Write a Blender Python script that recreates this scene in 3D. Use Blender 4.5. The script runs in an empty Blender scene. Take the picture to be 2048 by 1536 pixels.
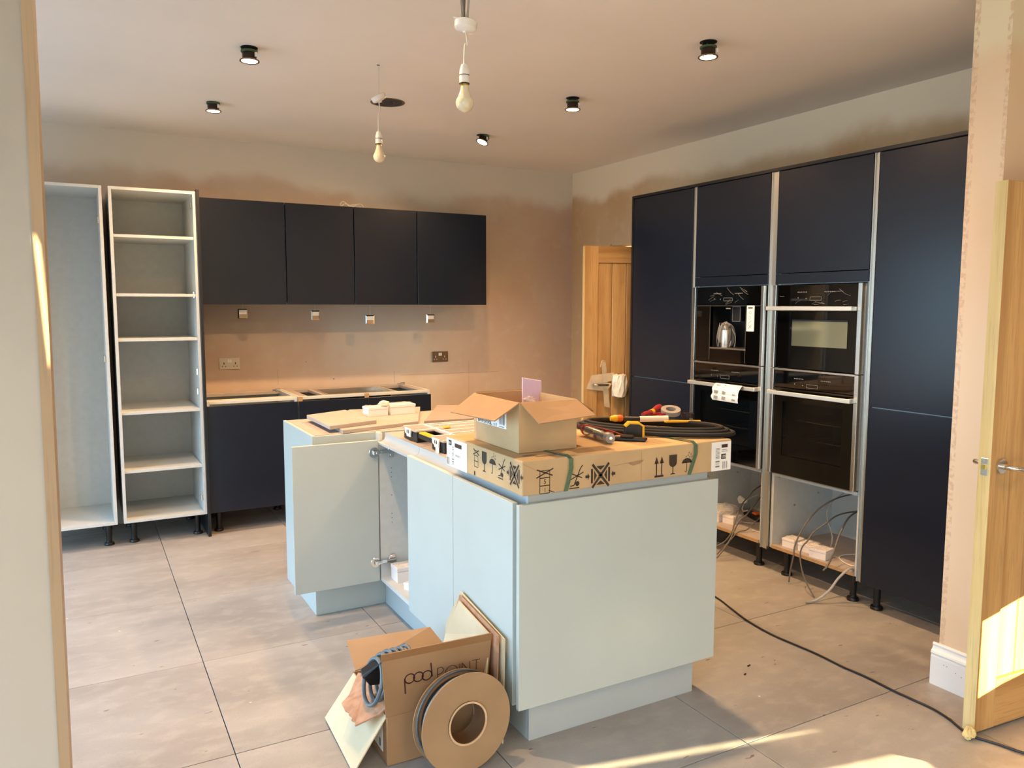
import bpy, bmesh, math, random
from mathutils import Matrix, Vector
from mathutils.geometry import tessellate_polygon
random.seed(7)
SC = bpy.context.scene
COL = SC.collection
# ------------------------------------------------------------------ camera
cam_d = bpy.data.cameras.new('camera'); cam = bpy.data.objects.new('camera', cam_d); COL.objects.link(cam)
cam_d.sensor_width = 36.0; cam_d.sensor_fit = 'HORIZONTAL'; cam_d.lens = 36.0 * 1566.2 / 2048.0
cam_d.clip_start = 0.02; cam_d.clip_end = 200
M3 = Matrix(((0.87598475, 0.04652228, -0.48008999), (-0.48233696, 0.08724262, -0.87163053), (0.00133407, 0.9951002, 0.09886262)))
cam.matrix_world = Matrix.Translation((0, 0, 1.53)) @ M3.to_4x4()
SC.camera = cam
# ------------------------------------------------------------------ view
vs = SC.view_settings
SC.display_settings.display_device = 'sRGB'
vs.view_transform = 'Standard'; vs.look = 'None'; vs.gamma = 1.0; vs.use_curve_mapping = False
vs.exposure = 0.28
cy = SC.cycles
cy.use_denoising = True; cy.max_bounces = 8; cy.diffuse_bounces = 5; cy.glossy_bounces = 4; cy.transmission_bounces = 6
cy.transparent_max_bounces = 8; cy.sample_clamp_indirect = 6.0; cy.caustics_reflective = False; cy.caustics_refractive = False
# ------------------------------------------------------------------ sky, sun, lights
SKY = 6.7; SUN = 42.0; SPOT = 102.0
w = bpy.data.worlds.new('sky'); SC.world = w; w.use_nodes = True
wn = w.node_tree; wn.nodes.clear()
wo = wn.nodes.new('ShaderNodeOutputWorld'); wb = wn.nodes.new('ShaderNodeBackground'); wr = wn.nodes.new('ShaderNodeValToRGB')
wt = wn.nodes.new('ShaderNodeTexCoord'); wsx = wn.nodes.new('ShaderNodeSeparateXYZ')
wn.links.new(wt.outputs['Generated'], wsx.inputs[0]); wn.links.new(wsx.outputs['Z'], wr.inputs[0])
wr.color_ramp.elements[0].position = 0.0; wr.color_ramp.elements[0].color = (0.47, 0.78, 1.0, 1)
wr.color_ramp.elements[1].position = 0.6; wr.color_ramp.elements[1].color = (0.40, 0.66, 1.0, 1)
wdot = wn.nodes.new('ShaderNodeVectorMath'); wdot.operation = 'DOT_PRODUCT'; wdot.inputs[1].default_value = (0.5, -0.866, 0.0); wn.links.new(wt.outputs['Generated'], wdot.inputs[0])
wmr = wn.nodes.new('ShaderNodeMapRange'); wmr.interpolation_type = 'SMOOTHSTEP'; wmr.inputs[1].default_value = 0.0; wmr.inputs[2].default_value = 1.0; wn.links.new(wdot.outputs['Value'], wmr.inputs[0])
wmx = wn.nodes.new('ShaderNodeMix'); wmx.data_type = 'RGBA'; wmx.inputs[7].default_value = (0.95, 0.80, 0.58, 1); wn.links.new(wmr.outputs[0], wmx.inputs[0]); wn.links.new(wr.outputs[0], wmx.inputs[6])
wn.links.new(wmx.outputs[2], wb.inputs[0]); wb.inputs[1].default_value = SKY; wn.links.new(wb.outputs[0], wo.inputs[0])
sd = bpy.data.lights.new('sun', 'SUN'); sd.energy = SUN; sd.color = (1.0, 0.77, 0.42); sd.angle = math.radians(0.12)
so = bpy.data.objects.new('sun', sd); COL.objects.link(so)
el = math.radians(12); sdir = Vector((-0.5 * math.cos(el), 0.866 * math.cos(el), -math.sin(el)))
so.rotation_euler = sdir.to_track_quat('-Z', 'Y').to_euler()
def portal(x, y, z, sx, sy, d):
    l = bpy.data.lights.new('window_portal', 'AREA'); l.shape = 'RECTANGLE'; l.size = sx; l.size_y = sy
    l.cycles.is_portal = True
    o = bpy.data.objects.new('window_portal', l); COL.objects.link(o); o.location = (x, y, z)
    o.rotation_euler = Vector(d).to_track_quat('-Z', 'Z').to_euler()
portal(-1.64, 3.9, 1.07, 3.8, 2.14, (1, 0, 0))
portal(-2.24, -0.1, 1.25, 2.6, 2.1, (1, 0, 0))
portal(-1.2, -1.84, 1.1, 1.4, 2.2, (0, 1, 0))

# ------------------------------------------------------------------ materials
def lin(c): return tuple(((v / 255.0) / 12.92 if v / 255.0 <= 0.04045 else ((v / 255.0 + 0.055) / 1.055) ** 2.4) for v in c) + (1,)
def mat(name, c, rough=0.5, metal=0.0, spec=0.5, var=0.06, scale=6.0, stretch=(1, 1, 1), bump=0.0, bscale=60.0, alpha=1.0, trans=0.0, emit=None, coat=0.0, world=False, detail=4.0, c2=None, rvar=0.0):
    m = bpy.data.materials.new(name); m.use_nodes = True; nt = m.node_tree; b = nt.nodes['Principled BSDF']
    cc = lin(c); L = nt.links
    if world:
        tc = nt.nodes.new('ShaderNodeNewGeometry'); src = tc.outputs['Position']
    else:
        tc = nt.nodes.new('ShaderNodeTexCoord'); src = tc.outputs['Object']
    mp = nt.nodes.new('ShaderNodeMapping'); mp.inputs['Scale'].default_value = stretch; L.new(src, mp.inputs[0])
    n = nt.nodes.new('ShaderNodeTexNoise'); n.inputs['Scale'].default_value = scale; n.inputs['Detail'].default_value = detail; L.new(mp.outputs[0], n.inputs[0])
    r = nt.nodes.new('ShaderNodeValToRGB'); L.new(n.outputs[0], r.inputs[0])
    a = tuple(max(0, v * (1 - var)) for v in cc[:3]) + (1,)
    z = lin(c2) if c2 else tuple(min(1, v * (1 + var)) for v in cc[:3]) + (1,)
    r.color_ramp.elements[0].position = 0.32; r.color_ramp.elements[0].color = a if not c2 else cc
    r.color_ramp.elements[1].position = 0.68; r.color_ramp.elements[1].color = z
    L.new(r.outputs[0], b.inputs['Base Color'])
    b.inputs['Roughness'].default_value = rough; b.inputs['Metallic'].default_value = metal
    b.inputs['Specular IOR Level'].default_value = spec; b.inputs['Alpha'].default_value = alpha
    b.inputs['Transmission Weight'].default_value = trans; b.inputs['Coat Weight'].default_value = coat
    if emit: b.inputs['Emission Color'].default_value = emit[0] + (1,); b.inputs['Emission Strength'].default_value = emit[1]
    if bump:
        n2 = nt.nodes.new('ShaderNodeTexNoise'); n2.inputs['Scale'].default_value = bscale; L.new(mp.outputs[0], n2.inputs[0])
        bp = nt.nodes.new('ShaderNodeBump'); bp.inputs['Strength'].default_value = bump; bp.inputs['Distance'].default_value = 0.002
        L.new(n2.outputs[0], bp.inputs['Height']); L.new(bp.outputs[0], b.inputs['Normal'])
    return m
def nd(nt, t, **k):
    n = nt.nodes.new(t)
    for a, v in k.items(): setattr(n, a, v)
    return n
def math_n(nt, op, a, b=None, clamp=False):
    n = nt.nodes.new('ShaderNodeMath'); n.operation = op; n.use_clamp = clamp
    for i, v in enumerate((a, b)):
        if v is None: continue
        if isinstance(v, (int, float)): n.inputs[i].default_value = v
        else: nt.links.new(v, n.inputs[i])
    return n.outputs[0]
def noise(nt, src, scale, stretch=(1, 1, 1), detail=4.0, loc=(0, 0, 0)):
    mp = nt.nodes.new('ShaderNodeMapping'); mp.inputs['Scale'].default_value = stretch; mp.inputs['Location'].default_value = loc
    nt.links.new(src, mp.inputs[0]); n = nt.nodes.new('ShaderNodeTexNoise'); n.inputs['Scale'].default_value = scale; n.inputs['Detail'].default_value = detail
    nt.links.new(mp.outputs[0], n.inputs[0]); return n.outputs[0]
def mixc(nt, f, a, b):
    n = nt.nodes.new('ShaderNodeMix'); n.data_type = 'RGBA'
    nt.links.new(f, n.inputs[0]) if not isinstance(f, (int, float)) else setattr(n.inputs[0], 'default_value', f)
    for i, v in ((6, a), (7, b)):
        if isinstance(v, tuple): n.inputs[i].default_value = v
        else: nt.links.new(v, n.inputs[i])
    return n.outputs[2]
def step(nt, v, lo, hi):
    n = nt.nodes.new('ShaderNodeMapRange'); n.interpolation_type = 'SMOOTHSTEP'; nt.links.new(v, n.inputs[0])
    n.inputs[1].default_value = lo; n.inputs[2].default_value = hi; return n.outputs[0]
def plaster(name, wet, wet2, dry, top, edge, axis, bead=None):
    """bare gypsum plaster: pink-brown where still damp, pale where it has dried at the top, with runs"""
    m = bpy.data.materials.new(name); m.use_nodes = True; nt = m.node_tree; b = nt.nodes['Principled BSDF']; L = nt.links
    g = nt.nodes.new('ShaderNodeNewGeometry'); pos = g.outputs['Position']; s = nt.nodes.new('ShaderNodeSeparateXYZ'); L.new(pos, s.inputs[0])
    n1 = noise(nt, pos, 1.1, detail=5); n2 = noise(nt, pos, 0.8, (1, 1, 0.7), loc=(3, 1, 5), detail=6)
    col = mixc(nt, step(nt, n1, 0.35, 0.65), lin(wet), lin(wet2))
    col = mixc(nt, math_n(nt, 'MULTIPLY', step(nt, n2, 0.42, 0.62), 0.85), col, lin(dry))
    st = [0.05, 0.05, 0.05]; st[axis] = 1.0
    spikes = noise(nt, pos, 1.6, tuple(st), detail=2, loc=(1.7, 2.2, 0)); sp = step(nt, spikes, 0.62, 0.8)
    wob = noise(nt, pos, 1.6, detail=5, loc=(4, 4, 4))
    h = math_n(nt, 'ADD', s.outputs[2], math_n(nt, 'MULTIPLY', math_n(nt, 'SUBTRACT', wob, 0.5), 0.35))
    h = math_n(nt, 'ADD', h, math_n(nt, 'MULTIPLY', sp, 0.16))
    col = mixc(nt, step(nt, h, edge - 0.05, edge + 0.07), col, lin(top))
    mot = noise(nt, pos, 11, detail=7, loc=(2, 8, 1)); col = mixc(nt, math_n(nt, 'MULTIPLY', step(nt, mot, 0.50, 0.75), 0.15), col, lin(top))
    if bead:
        ax, lo, hi, bc = bead
        v = s.outputs[ax]; rough = noise(nt, pos, 60, detail=3)
        msk = math_n(nt, 'MAXIMUM', math_n(nt, 'GREATER_THAN', v, hi), math_n(nt, 'LESS_THAN', v, lo))
        msk = math_n(nt, 'MULTIPLY', msk, step(nt, rough, 0.40, 0.62)); msk = math_n(nt, 'MULTIPLY', msk, math_n(nt, 'LESS_THAN', s.outputs[0], 2.9935)); col = mixc(nt, math_n(nt, 'MULTIPLY', msk, 0.6), col, lin(bc))
    L.new(col, b.inputs['Base Color']); b.inputs['Roughness'].default_value = 0.75; b.inputs['Specular IOR Level'].default_value = 0.25
    bp = nt.nodes.new('ShaderNodeBump'); bp.inputs['Strength'].default_value = 0.15; bp.inputs['Distance'].default_value = 0.004
    L.new(noise(nt, pos, 9, detail=6), bp.inputs['Height']); L.new(bp.outputs[0], b.inputs['Normal'])
    return m
M = {}
M['plaster_back'] = plaster('plaster_back', (196, 174, 156), (204, 190, 174), (208, 204, 194), (220, 216, 206), 2.42, 0)
M['plaster_right'] = plaster('plaster_right', (200, 170, 130), (208, 184, 150), (214, 198, 168), (240, 230, 208), 2.50, 1)
M['plaster_nib'] = plaster('plaster_nib', (220, 190, 154), (226, 200, 168), (230, 210, 184), (228, 218, 188), 2.45, 1, (1, 1.716, 1.818, (204, 168, 138)))
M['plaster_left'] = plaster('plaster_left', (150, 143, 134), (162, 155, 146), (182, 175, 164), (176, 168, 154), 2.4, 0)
M['ceiling'] = mat('ceiling', (238, 233, 225), 0.85, spec=0.2, var=0.03, scale=1.2, world=True)
M['wall_plain'] = mat('wall_plain', (226, 218, 204), 0.8, spec=0.2, var=0.06, scale=1.0, world=True)
# floor tile stone
def tile_mat():
    m = bpy.data.materials.new('stone_tile'); m.use_nodes = True; nt = m.node_tree; b = nt.nodes['Principled BSDF']; L = nt.links
    g = nt.nodes.new('ShaderNodeNewGeometry'); oi = nt.nodes.new('ShaderNodeObjectInfo')
    ad = nt.nodes.new('ShaderNodeVectorMath'); ad.operation = 'ADD'; L.new(g.outputs['Position'], ad.inputs[0])
    sc = nt.nodes.new('ShaderNodeVectorMath'); sc.operation = 'SCALE'; sc.inputs[0].default_value = (11, 23, 0); L.new(oi.outputs['Random'], sc.inputs['Scale']); L.new(sc.outputs[0], ad.inputs[1])
    pos = ad.outputs[0]
    n1 = noise(nt, pos, 2.0, (0.6, 1.5, 1), detail=9); n2 = noise(nt, pos, 13, (0.8, 1.25, 1), detail=9); n3 = noise(nt, pos, 150, detail=3)
    col = mixc(nt, step(nt, n1, 0.3, 0.7), lin((149, 146, 142)), lin((168, 166, 163)))
    col = mixc(nt, math_n(nt, 'MULTIPLY', step(nt, n2, 0.45, 0.7), 0.3), col, lin((190, 186, 180)))
    col = mixc(nt, math_n(nt, 'MULTIPLY', step(nt, n3, 0.5, 0.75), 0.18), col, lin((120, 108, 96)))
    pits = noise(nt, pos, 17, (0.7, 2.0, 1), detail=2, loc=(9, 2, 0)); pm = step(nt, pits, 0.715, 0.75)
    col = mixc(nt, math_n(nt, 'MULTIPLY', pm, 0.75), col, lin((96, 80, 66)))
    pale = noise(nt, pos, 24, detail=1, loc=(5, 7, 0)); col = mixc(nt, math_n(nt, 'MULTIPLY', step(nt, pale, 0.80, 0.82), 0.6), col, lin((236, 234, 230)))
    L.new(col, b.inputs['Base Color']); b.inputs['Roughness'].default_value = 0.42; b.inputs['Specular IOR Level'].default_value = 0.4
    bp = nt.nodes.new('ShaderNodeBump'); bp.inputs['Strength'].default_value = 0.12; bp.inputs['Distance'].default_value = 0.002
    L.new(math_n(nt, 'SUBTRACT', n2, pm), bp.inputs['Height']); L.new(bp.outputs[0], b.inputs['Normal'])
    return m
M['tile'] = tile_mat()
M['grout'] = mat('grout', (88, 74, 62), 0.9)
def wood(name, a, b_, vert=True, fig=1.0):
    m = bpy.data.materials.new(name); m.use_nodes = True; nt = m.node_tree; b = nt.nodes['Principled BSDF']; L = nt.links
    tc = nt.nodes.new('ShaderNodeTexCoord'); oi = nt.nodes.new('ShaderNodeObjectInfo'); ad = nt.nodes.new('ShaderNodeVectorMath'); ad.operation = 'ADD'
    L.new(tc.outputs['Object'], ad.inputs[0]); sc = nt.nodes.new('ShaderNodeVectorMath'); sc.operation = 'SCALE'; sc.inputs[0].default_value = (3, 5, 7)
    L.new(oi.outputs['Random'], sc.inputs['Scale']); L.new(sc.outputs[0], ad.inputs[1]); pos = ad.outputs[0]
    st = (14, 14, 0.9) if vert else (0.9, 14, 14); sf = (60, 60, 2.5) if vert else (2.5, 60, 60)
    n1 = noise(nt, pos, 1.0 * fig, st, detail=6); n2 = noise(nt, pos, 2.5, sf, detail=3)
    col = mixc(nt, step(nt, n1, 0.32, 0.68), lin(a), lin(b_)); col = mixc(nt, math_n(nt, 'MULTIPLY', step(nt, n2, 0.5, 0.7), 0.35), col, tuple(v * 0.62 for v in lin(a)[:3]) + (1,))
    L.new(col, b.inputs['Base Color']); b.inputs['Roughness'].default_value = 0.45; b.inputs['Specular IOR Level'].default_value = 0.35
    return m
M['oak_v'] = wood('oak_vertical', (176, 134, 82), (204, 164, 108)); M['oak_h'] = wood('oak_horizontal', (172, 128, 76), (200, 158, 102), False)
M['oak_edge'] = wood('oak_edge_grain', (204, 178, 120), (226, 204, 150), fig=0.8)
M['pine'] = wood('pine_lining', (158, 134, 106), (168, 144, 116), fig=0.6)
M['navy'] = mat('navy_matt_door', (19, 27, 42), 0.28, spec=0.45, var=0.04, bump=0.02)
M['navy_edge'] = mat('navy_panel', (18, 21, 27), 0.4, var=0.04)
M['sage'] = mat('pale_grey_paint', (184, 194, 192), 0.38, spec=0.45, var=0.015)
M['carc'] = mat('grey_carcass', (200, 205, 204), 0.5, spec=0.4, var=0.03, scale=30)
M['carc_edge'] = mat('pale_edge', (208, 208, 200), 0.5, var=0.02)
M['chip'] = mat('beige_board', (172, 162, 156), 0.6, var=0.07, scale=9, bump=0.04)
M['chip_dark'] = mat('brown_board', (152, 138, 128), 0.6, var=0.05, scale=9)
M['chip_raw'] = mat('chipboard_edge', (176, 142, 100), 0.85, var=0.25, scale=160)
M['plinth'] = mat('grey_plinth', (174, 182, 184), 0.42, var=0.02)
M['alu'] = mat('brushed_aluminium', (196, 196, 190), 0.32, metal=0.9, var=0.05, scale=40, stretch=(1, 1, 0.05))
M['handle_steel'] = mat('satin_steel_handle', (226, 224, 214), 0.42, metal=0.8, var=0.02)
M['crease'] = mat('film_crease', (120, 118, 112), 0.3, var=0.1)
M['steel'] = mat('stainless_steel', (206, 203, 196), 0.26, metal=1.0, var=0.05, scale=30, stretch=(0.1, 0.1, 3))
M['chrome'] = mat('polished_chrome', (220, 218, 214), 0.12, metal=1.0, var=0.03)
M['black_glass'] = mat('black_glass', (6, 6, 6), 0.03, spec=0.5, var=0.0)
M['black'] = mat('black_plastic', (18, 18, 18), 0.42, var=0.12)
M['rubber'] = mat('black_rubber', (8, 8, 9), 0.72, var=0.15, bump=0.1)
M['dark'] = mat('dark_gap', (14, 12, 10), 0.8)
M['oven_in'] = mat('oven_enamel', (64, 62, 56), 0.35, var=0.25, scale=12)
M['mesh_glass'] = mat('microwave_window', (176, 182, 160), 0.07, metal=0.85, var=0.03)
M['white'] = mat('white_plastic', (238, 236, 230), 0.35, var=0.02)
M['white_card'] = mat('white_card', (236, 232, 232), 0.6, var=0.02)
M['skirt'] = mat('white_primed_board', (232, 232, 230), 0.45, var=0.05, scale=3, bump=0.05)
M['paper'] = mat('paper_label', (240, 240, 238), 0.6, var=0.02)
M['ink'] = mat('printed_ink', (54, 42, 32), 0.7, var=0.1)
M['ink_grey'] = mat('grey_print', (130, 130, 128), 0.7, var=0.1)
M['lav'] = mat('lilac_paper', (224, 200, 226), 0.5, var=0.05, alpha=0.92)
def card(name, a, b_, axis=2):
    st = [4, 4, 4]; st[axis] = 160
    return mat(name, a, 0.8, spec=0.15, var=0.05, scale=3.0, world=False, bump=0.25, bscale=1.0, stretch=(1, 1, 1), c2=b_) if False else mat(name, a, 0.8, spec=0.15, scale=5.0, bump=0.12, bscale=90, c2=b_)
M['card'] = card('cardboard', (186, 158, 120), (200, 172, 132)); M['card_dark'] = card('brown_cardboard', (154, 122, 90), (168, 136, 104))
M['card_light'] = card('pale_cardboard', (204, 188, 156), (216, 202, 172)); M['card_in'] = card('cardboard_inside', (160, 130, 100), (172, 142, 110))
M['card_reel'] = card('reel_cardboard', (156, 128, 98), (168, 140, 108)); 
M['card_raw'] = mat('torn_cardboard', (190, 152, 122), 0.9, scale=30, c2=(168, 126, 100))
M['tape'] = mat('packing_tape', (150, 112, 76), 0.25, var=0.06)
M['strap'] = mat('green_strap', (74, 104, 80), 0.3, var=0.2, scale=40)
M['strap_bag'] = mat('clear_film', (225, 230, 228), 0.12, alpha=0.28, var=0.02)
M['film'] = mat('cling_film', (232, 230, 226), 0.15, alpha=0.35, var=0.02, bump=0.6, bscale=60)
M['film_thin'] = mat('thin_film', (228, 226, 220), 0.12, alpha=0.16, var=0.02)
M['film_dense'] = mat('layered_film', (236, 232, 216), 0.3, alpha=0.9, var=0.08, scale=25, bump=0.6, bscale=45)
M['lid'] = mat('smoky_clear_lid', (196, 188, 180), 0.2, alpha=0.72, var=0.04)
M['yellow'] = mat('yellow_plastic', (232, 178, 24), 0.4, var=0.08); M['orange'] = mat('orange_plastic', (222, 104, 34), 0.4, var=0.1)
M['red'] = mat('red_plastic', (150, 26, 22), 0.35, var=0.1)
M['pcb'] = mat('green_clip', (56, 84, 56), 0.5, var=0.2); M['brown_metal'] = mat('bronze_can', (48, 34, 28), 0.35, metal=0.4, var=0.15)
M['lens'] = mat('lit_lamp', (255, 240, 214), 0.3, var=0.0, emit=((1.0, 0.74, 0.42), 30.0))
M['bulb'] = mat('opal_bulb', (226, 216, 186), 0.12, spec=0.6, var=0.02, coat=0.4)
M['cable_grey'] = mat('grey_cable', (104, 98, 92), 0.5, var=0.08); M['cable_black'] = mat('black_cable', (30, 30, 34), 0.45, var=0.1)
M['cable_white'] = mat('white_cable', (220, 216, 206), 0.45, var=0.03); M['cable_pale'] = mat('pale_grey_cable', (168, 166, 160), 0.45, var=0.04)
M['foam'] = mat('expanding_foam', (222, 200, 140), 0.9, var=0.15, scale=40, bump=0.8, bscale=80)
M['brass'] = mat('brass', (206, 178, 96), 0.3, metal=1.0, var=0.05)
M['vent'] = mat('dark_grille', (60, 56, 54), 0.6, var=0.2)
M['ground'] = mat('outdoor_paving', (150, 148, 144), 0.9, var=0.15, scale=2, world=True)
M['hall'] = mat('hall_wall', (226, 214, 184), 0.8, var=0.04)
M['socket_grey'] = mat('dull_white_plate', (206, 198, 182), 0.35, var=0.05)
M['nickel'] = mat('brushed_nickel', (150, 134, 116), 0.3, metal=0.9, var=0.08)
M['beige_roll'] = mat('masking_tape', (222, 214, 198), 0.7, var=0.08, bump=0.4, bscale=90)
M['clear'] = mat('smoked_clear_plastic', (150, 156, 152), 0.1, alpha=0.45, var=0.1)
M['tape_grey'] = mat('grey_tape', (150, 144, 138), 0.35, var=0.06)

# ------------------------------------------------------------------ mesh builder
def sub(a, b): return (a[0] - b[0], a[1] - b[1], a[2] - b[2])
class MB:
    def __init__(s): s.v = []; s.f = []
    def add(s, vs_, fs):
        n = len(s.v); s.v += [tuple(v) for v in vs_]; s.f += [tuple(i + n for i in f) for f in fs]; return s
    def box(s, x0, y0, z0, x1, y1, z1):
        x0, x1 = min(x0, x1), max(x0, x1); y0, y1 = min(y0, y1), max(y0, y1); z0, z1 = min(z0, z1), max(z0, z1)
        return s.add([(x0, y0, z0), (x1, y0, z0), (x1, y1, z0), (x0, y1, z0), (x0, y0, z1), (x1, y0, z1), (x1, y1, z1), (x0, y1, z1)],
                     [(0, 3, 2, 1), (4, 5, 6, 7), (0, 1, 5, 4), (1, 2, 6, 5), (2, 3, 7, 6), (3, 0, 4, 7)])
    def slab(s, pts, vec):
        """closed polygon of 3D points extruded along vec"""
        n = len(pts); q = [tuple(p[i] + vec[i] for i in range(3)) for p in pts]
        return s.add(list(pts) + q, [tuple(range(n - 1, -1, -1)), tuple(range(n, 2 * n))] + [(i, (i + 1) % n, n + (i + 1) % n, n + i) for i in range(n)])
    def poly(s, pts): return s.add(pts, [tuple(range(len(pts)))])
    def cyl(s, p0, p1, r0, r1=None, n=20, caps=True):
        r1 = r0 if r1 is None else r1; p0 = Vector(p0); p1 = Vector(p1); d = (p1 - p0).normalized()
        a = d.orthogonal().normalized(); b = d.cross(a); vs_ = []
        for p, r in ((p0, r0), (p1, r1)):
            for i in range(n):
                t = 2 * math.pi * i / n; vs_.append(tuple(p + (a * math.cos(t) + b * math.sin(t)) * r))
        fs = [(i, (i + 1) % n, n + (i + 1) % n, n + i) for i in range(n)]
        if caps: fs += [tuple(range(n - 1, -1, -1)), tuple(range(n, 2 * n))]
        return s.add(vs_, fs)
    def lathe(s, prof, c=(0, 0, 0), axis=(0, 0, 1), n=28):
        ax = Vector(axis).normalized(); a = ax.orthogonal().normalized(); b = ax.cross(a); c = Vector(c); vs_ = []; fs = []
        for r, h in prof:
            for i in range(n):
                t = 2 * math.pi * i / n; vs_.append(tuple(c + ax * h + (a * math.cos(t) + b * math.sin(t)) * max(r, 1e-5)))
        for k in range(len(prof) - 1):
            for i in range(n): fs.append((k * n + i, k * n + (i + 1) % n, (k + 1) * n + (i + 1) % n, (k + 1) * n + i))
        return s.add(vs_, fs)
    def tube(s, pts, r, n=8, sm=6, closed=False):
        P = [Vector(p) for p in pts]; Q = []
        m = len(P)
        for i in range(m if closed else m - 1):
            g = (lambda k: P[k % m]) if closed else (lambda k: P[min(max(k, 0), m - 1)])
            p0, p1, p2, p3 = g(i - 1), g(i), g(i + 1), g(i + 2)
            for j in range(sm):
                t = j / sm; Q.append(0.5 * ((2 * p1) + (-p0 + p2) * t + (2 * p0 - 5 * p1 + 4 * p2 - p3) * t * t + (-p0 + 3 * p1 - 3 * p2 + p3) * t ** 3))
        if not closed: Q.append(P[-1])
        up = Vector((0.13, 0.21, 0.97)); vs_ = []; k = len(Q); pa = None
        for i, q in enumerate(Q):
            d = ((Q[(i + 1) % k] - Q[i - 1]) if closed else (Q[min(i + 1, k - 1)] - Q[max(i - 1, 0)])).normalized()
            a = (pa if pa is not None else d.orthogonal()); a = (a - d * a.dot(d)).normalized(); pa = a; b = d.cross(a)
            for j in range(n):
                t = 2 * math.pi * j / n; vs_.append(tuple(q + (a * math.cos(t) + b * math.sin(t)) * r))
        fs = []
        for i in range(k if closed else k - 1):
            for j in range(n):
                i2 = (i + 1) % k; fs.append((i * n + j, i * n + (j + 1) % n, i2 * n + (j + 1) % n, i2 * n + j))
        if not closed: fs += [tuple(range(n - 1, -1, -1)), tuple((k - 1) * n + j for j in range(n))]
        return s.add(vs_, fs)
    def sheet(s, pts, t=0.004):
        """planar quad/polygon given a thickness along its normal"""
        a, b, c = Vector(pts[0]), Vector(pts[1]), Vector(pts[2]); nrm = (b - a).cross(c - a).normalized() * t
        return s.slab(pts, tuple(nrm))
    def ball(s, c, rx, ry=None, rz=None, n=16, jit=0.0):
        ry = rx if ry is None else ry; rz = rx if rz is None else rz; vs_ = []; fs = []; h = n // 2
        for i in range(h + 1):
            ph = math.pi * i / h
            for j in range(n):
                t = 2 * math.pi * j / n; k = 1 + random.uniform(-jit, jit)
                vs_.append((c[0] + rx * k * math.sin(ph) * math.cos(t), c[1] + ry * k * math.sin(ph) * math.sin(t), c[2] + rz * k * math.cos(ph)))
        for i in range(h):
            for j in range(n): fs.append((i * n + j, (i + 1) * n + j, (i + 1) * n + (j + 1) % n, i * n + (j + 1) % n))
        return s.add(vs_, fs)
    def move(s, mtx): s.v = [tuple(mtx @ Vector(v)) for v in s.v]; return s
    def build(s, name, m, parent=None, bevel=0.0, smooth=False, label=None, local=False, kind=None, seg=1, solid=0.0):
        me = bpy.data.meshes.new(name); o0 = Vector((0, 0, 0))
        if parent is not None and not local:
            top = parent
            while top is not None: o0 = o0 + Vector(top.location); top = top.parent
        me.from_pydata([tuple(Vector(v) - o0) for v in s.v], [], s.f); me.validate(); me.update()
        bm = bmesh.new(); bm.from_mesh(me); bmesh.ops.recalc_face_normals(bm, faces=bm.faces); bm.to_mesh(me); bm.free()
        if smooth:
            me.polygons.foreach_set('use_smooth', [True] * len(me.polygons)); me.set_sharp_from_angle(angle=math.radians(38))
        me.materials.append(M[m]); o = bpy.data.objects.new(name, me); COL.objects.link(o)
        if parent is not None: o.parent = parent
        if bevel:
            md = o.modifiers.new('bevel', 'BEVEL'); md.width = bevel; md.segments = seg; md.limit_method = 'ANGLE'; md.angle_limit = math.radians(50)
        if solid:
            md = o.modifiers.new('thickness', 'SOLIDIFY'); md.thickness = solid; md.offset = 0
        if label: o['label'] = label
        if kind: o['kind'] = kind
        return o
def B(*a): return MB().box(*a)
def tag(o, label, cat, group=None):
    o['label'] = label; o['category'] = cat
    if group: o['group'] = group
    return o
def thing(name, label, cat, loc=(0, 0, 0), rotz=0.0, group=None):
    o = bpy.data.objects.new(name, None); COL.objects.link(o); o.location = loc; o.rotation_euler = (0, 0, rotz); o.empty_display_size = 0.05
    return tag(o, label, cat, group)
def struct(name, mb, m, **k):
    o = mb.build(name, m, **k); o['kind'] = 'structure'; return o
def text(s, size, m, parent, P, U, V, name='printed_lettering', align='LEFT', font_off=0.0, xs=1.0, shear=0.0, thick=0.0):
    """flat lettering laid on a face: P lower-left point, U reading direction, V up (world space)"""
    cu = bpy.data.curves.new(name, 'FONT'); cu.body = s; cu.size = size; cu.offset = thick; cu.align_x = align; cu.shear = shear; cu.resolution_u = 4
    tmp = bpy.data.objects.new('tmp', cu); me = bpy.data.meshes.new_from_object(tmp); bpy.data.objects.remove(tmp); bpy.data.curves.remove(cu)
    me.name = name; U = Vector(U).normalized(); V = Vector(V).normalized(); N = U.cross(V); P = Vector(P) + N * 0.0009
    o0 = Vector((0, 0, 0)); top = parent
    while top is not None: o0 = o0 + Vector(top.location); top = top.parent
    for v in me.vertices: v.co = P + U * v.co.x * xs + V * v.co.y - o0
    me.materials.clear(); me.materials.append(M[m]); o = bpy.data.objects.new(name, me); COL.objects.link(o); o.parent = parent
    return o
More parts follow.
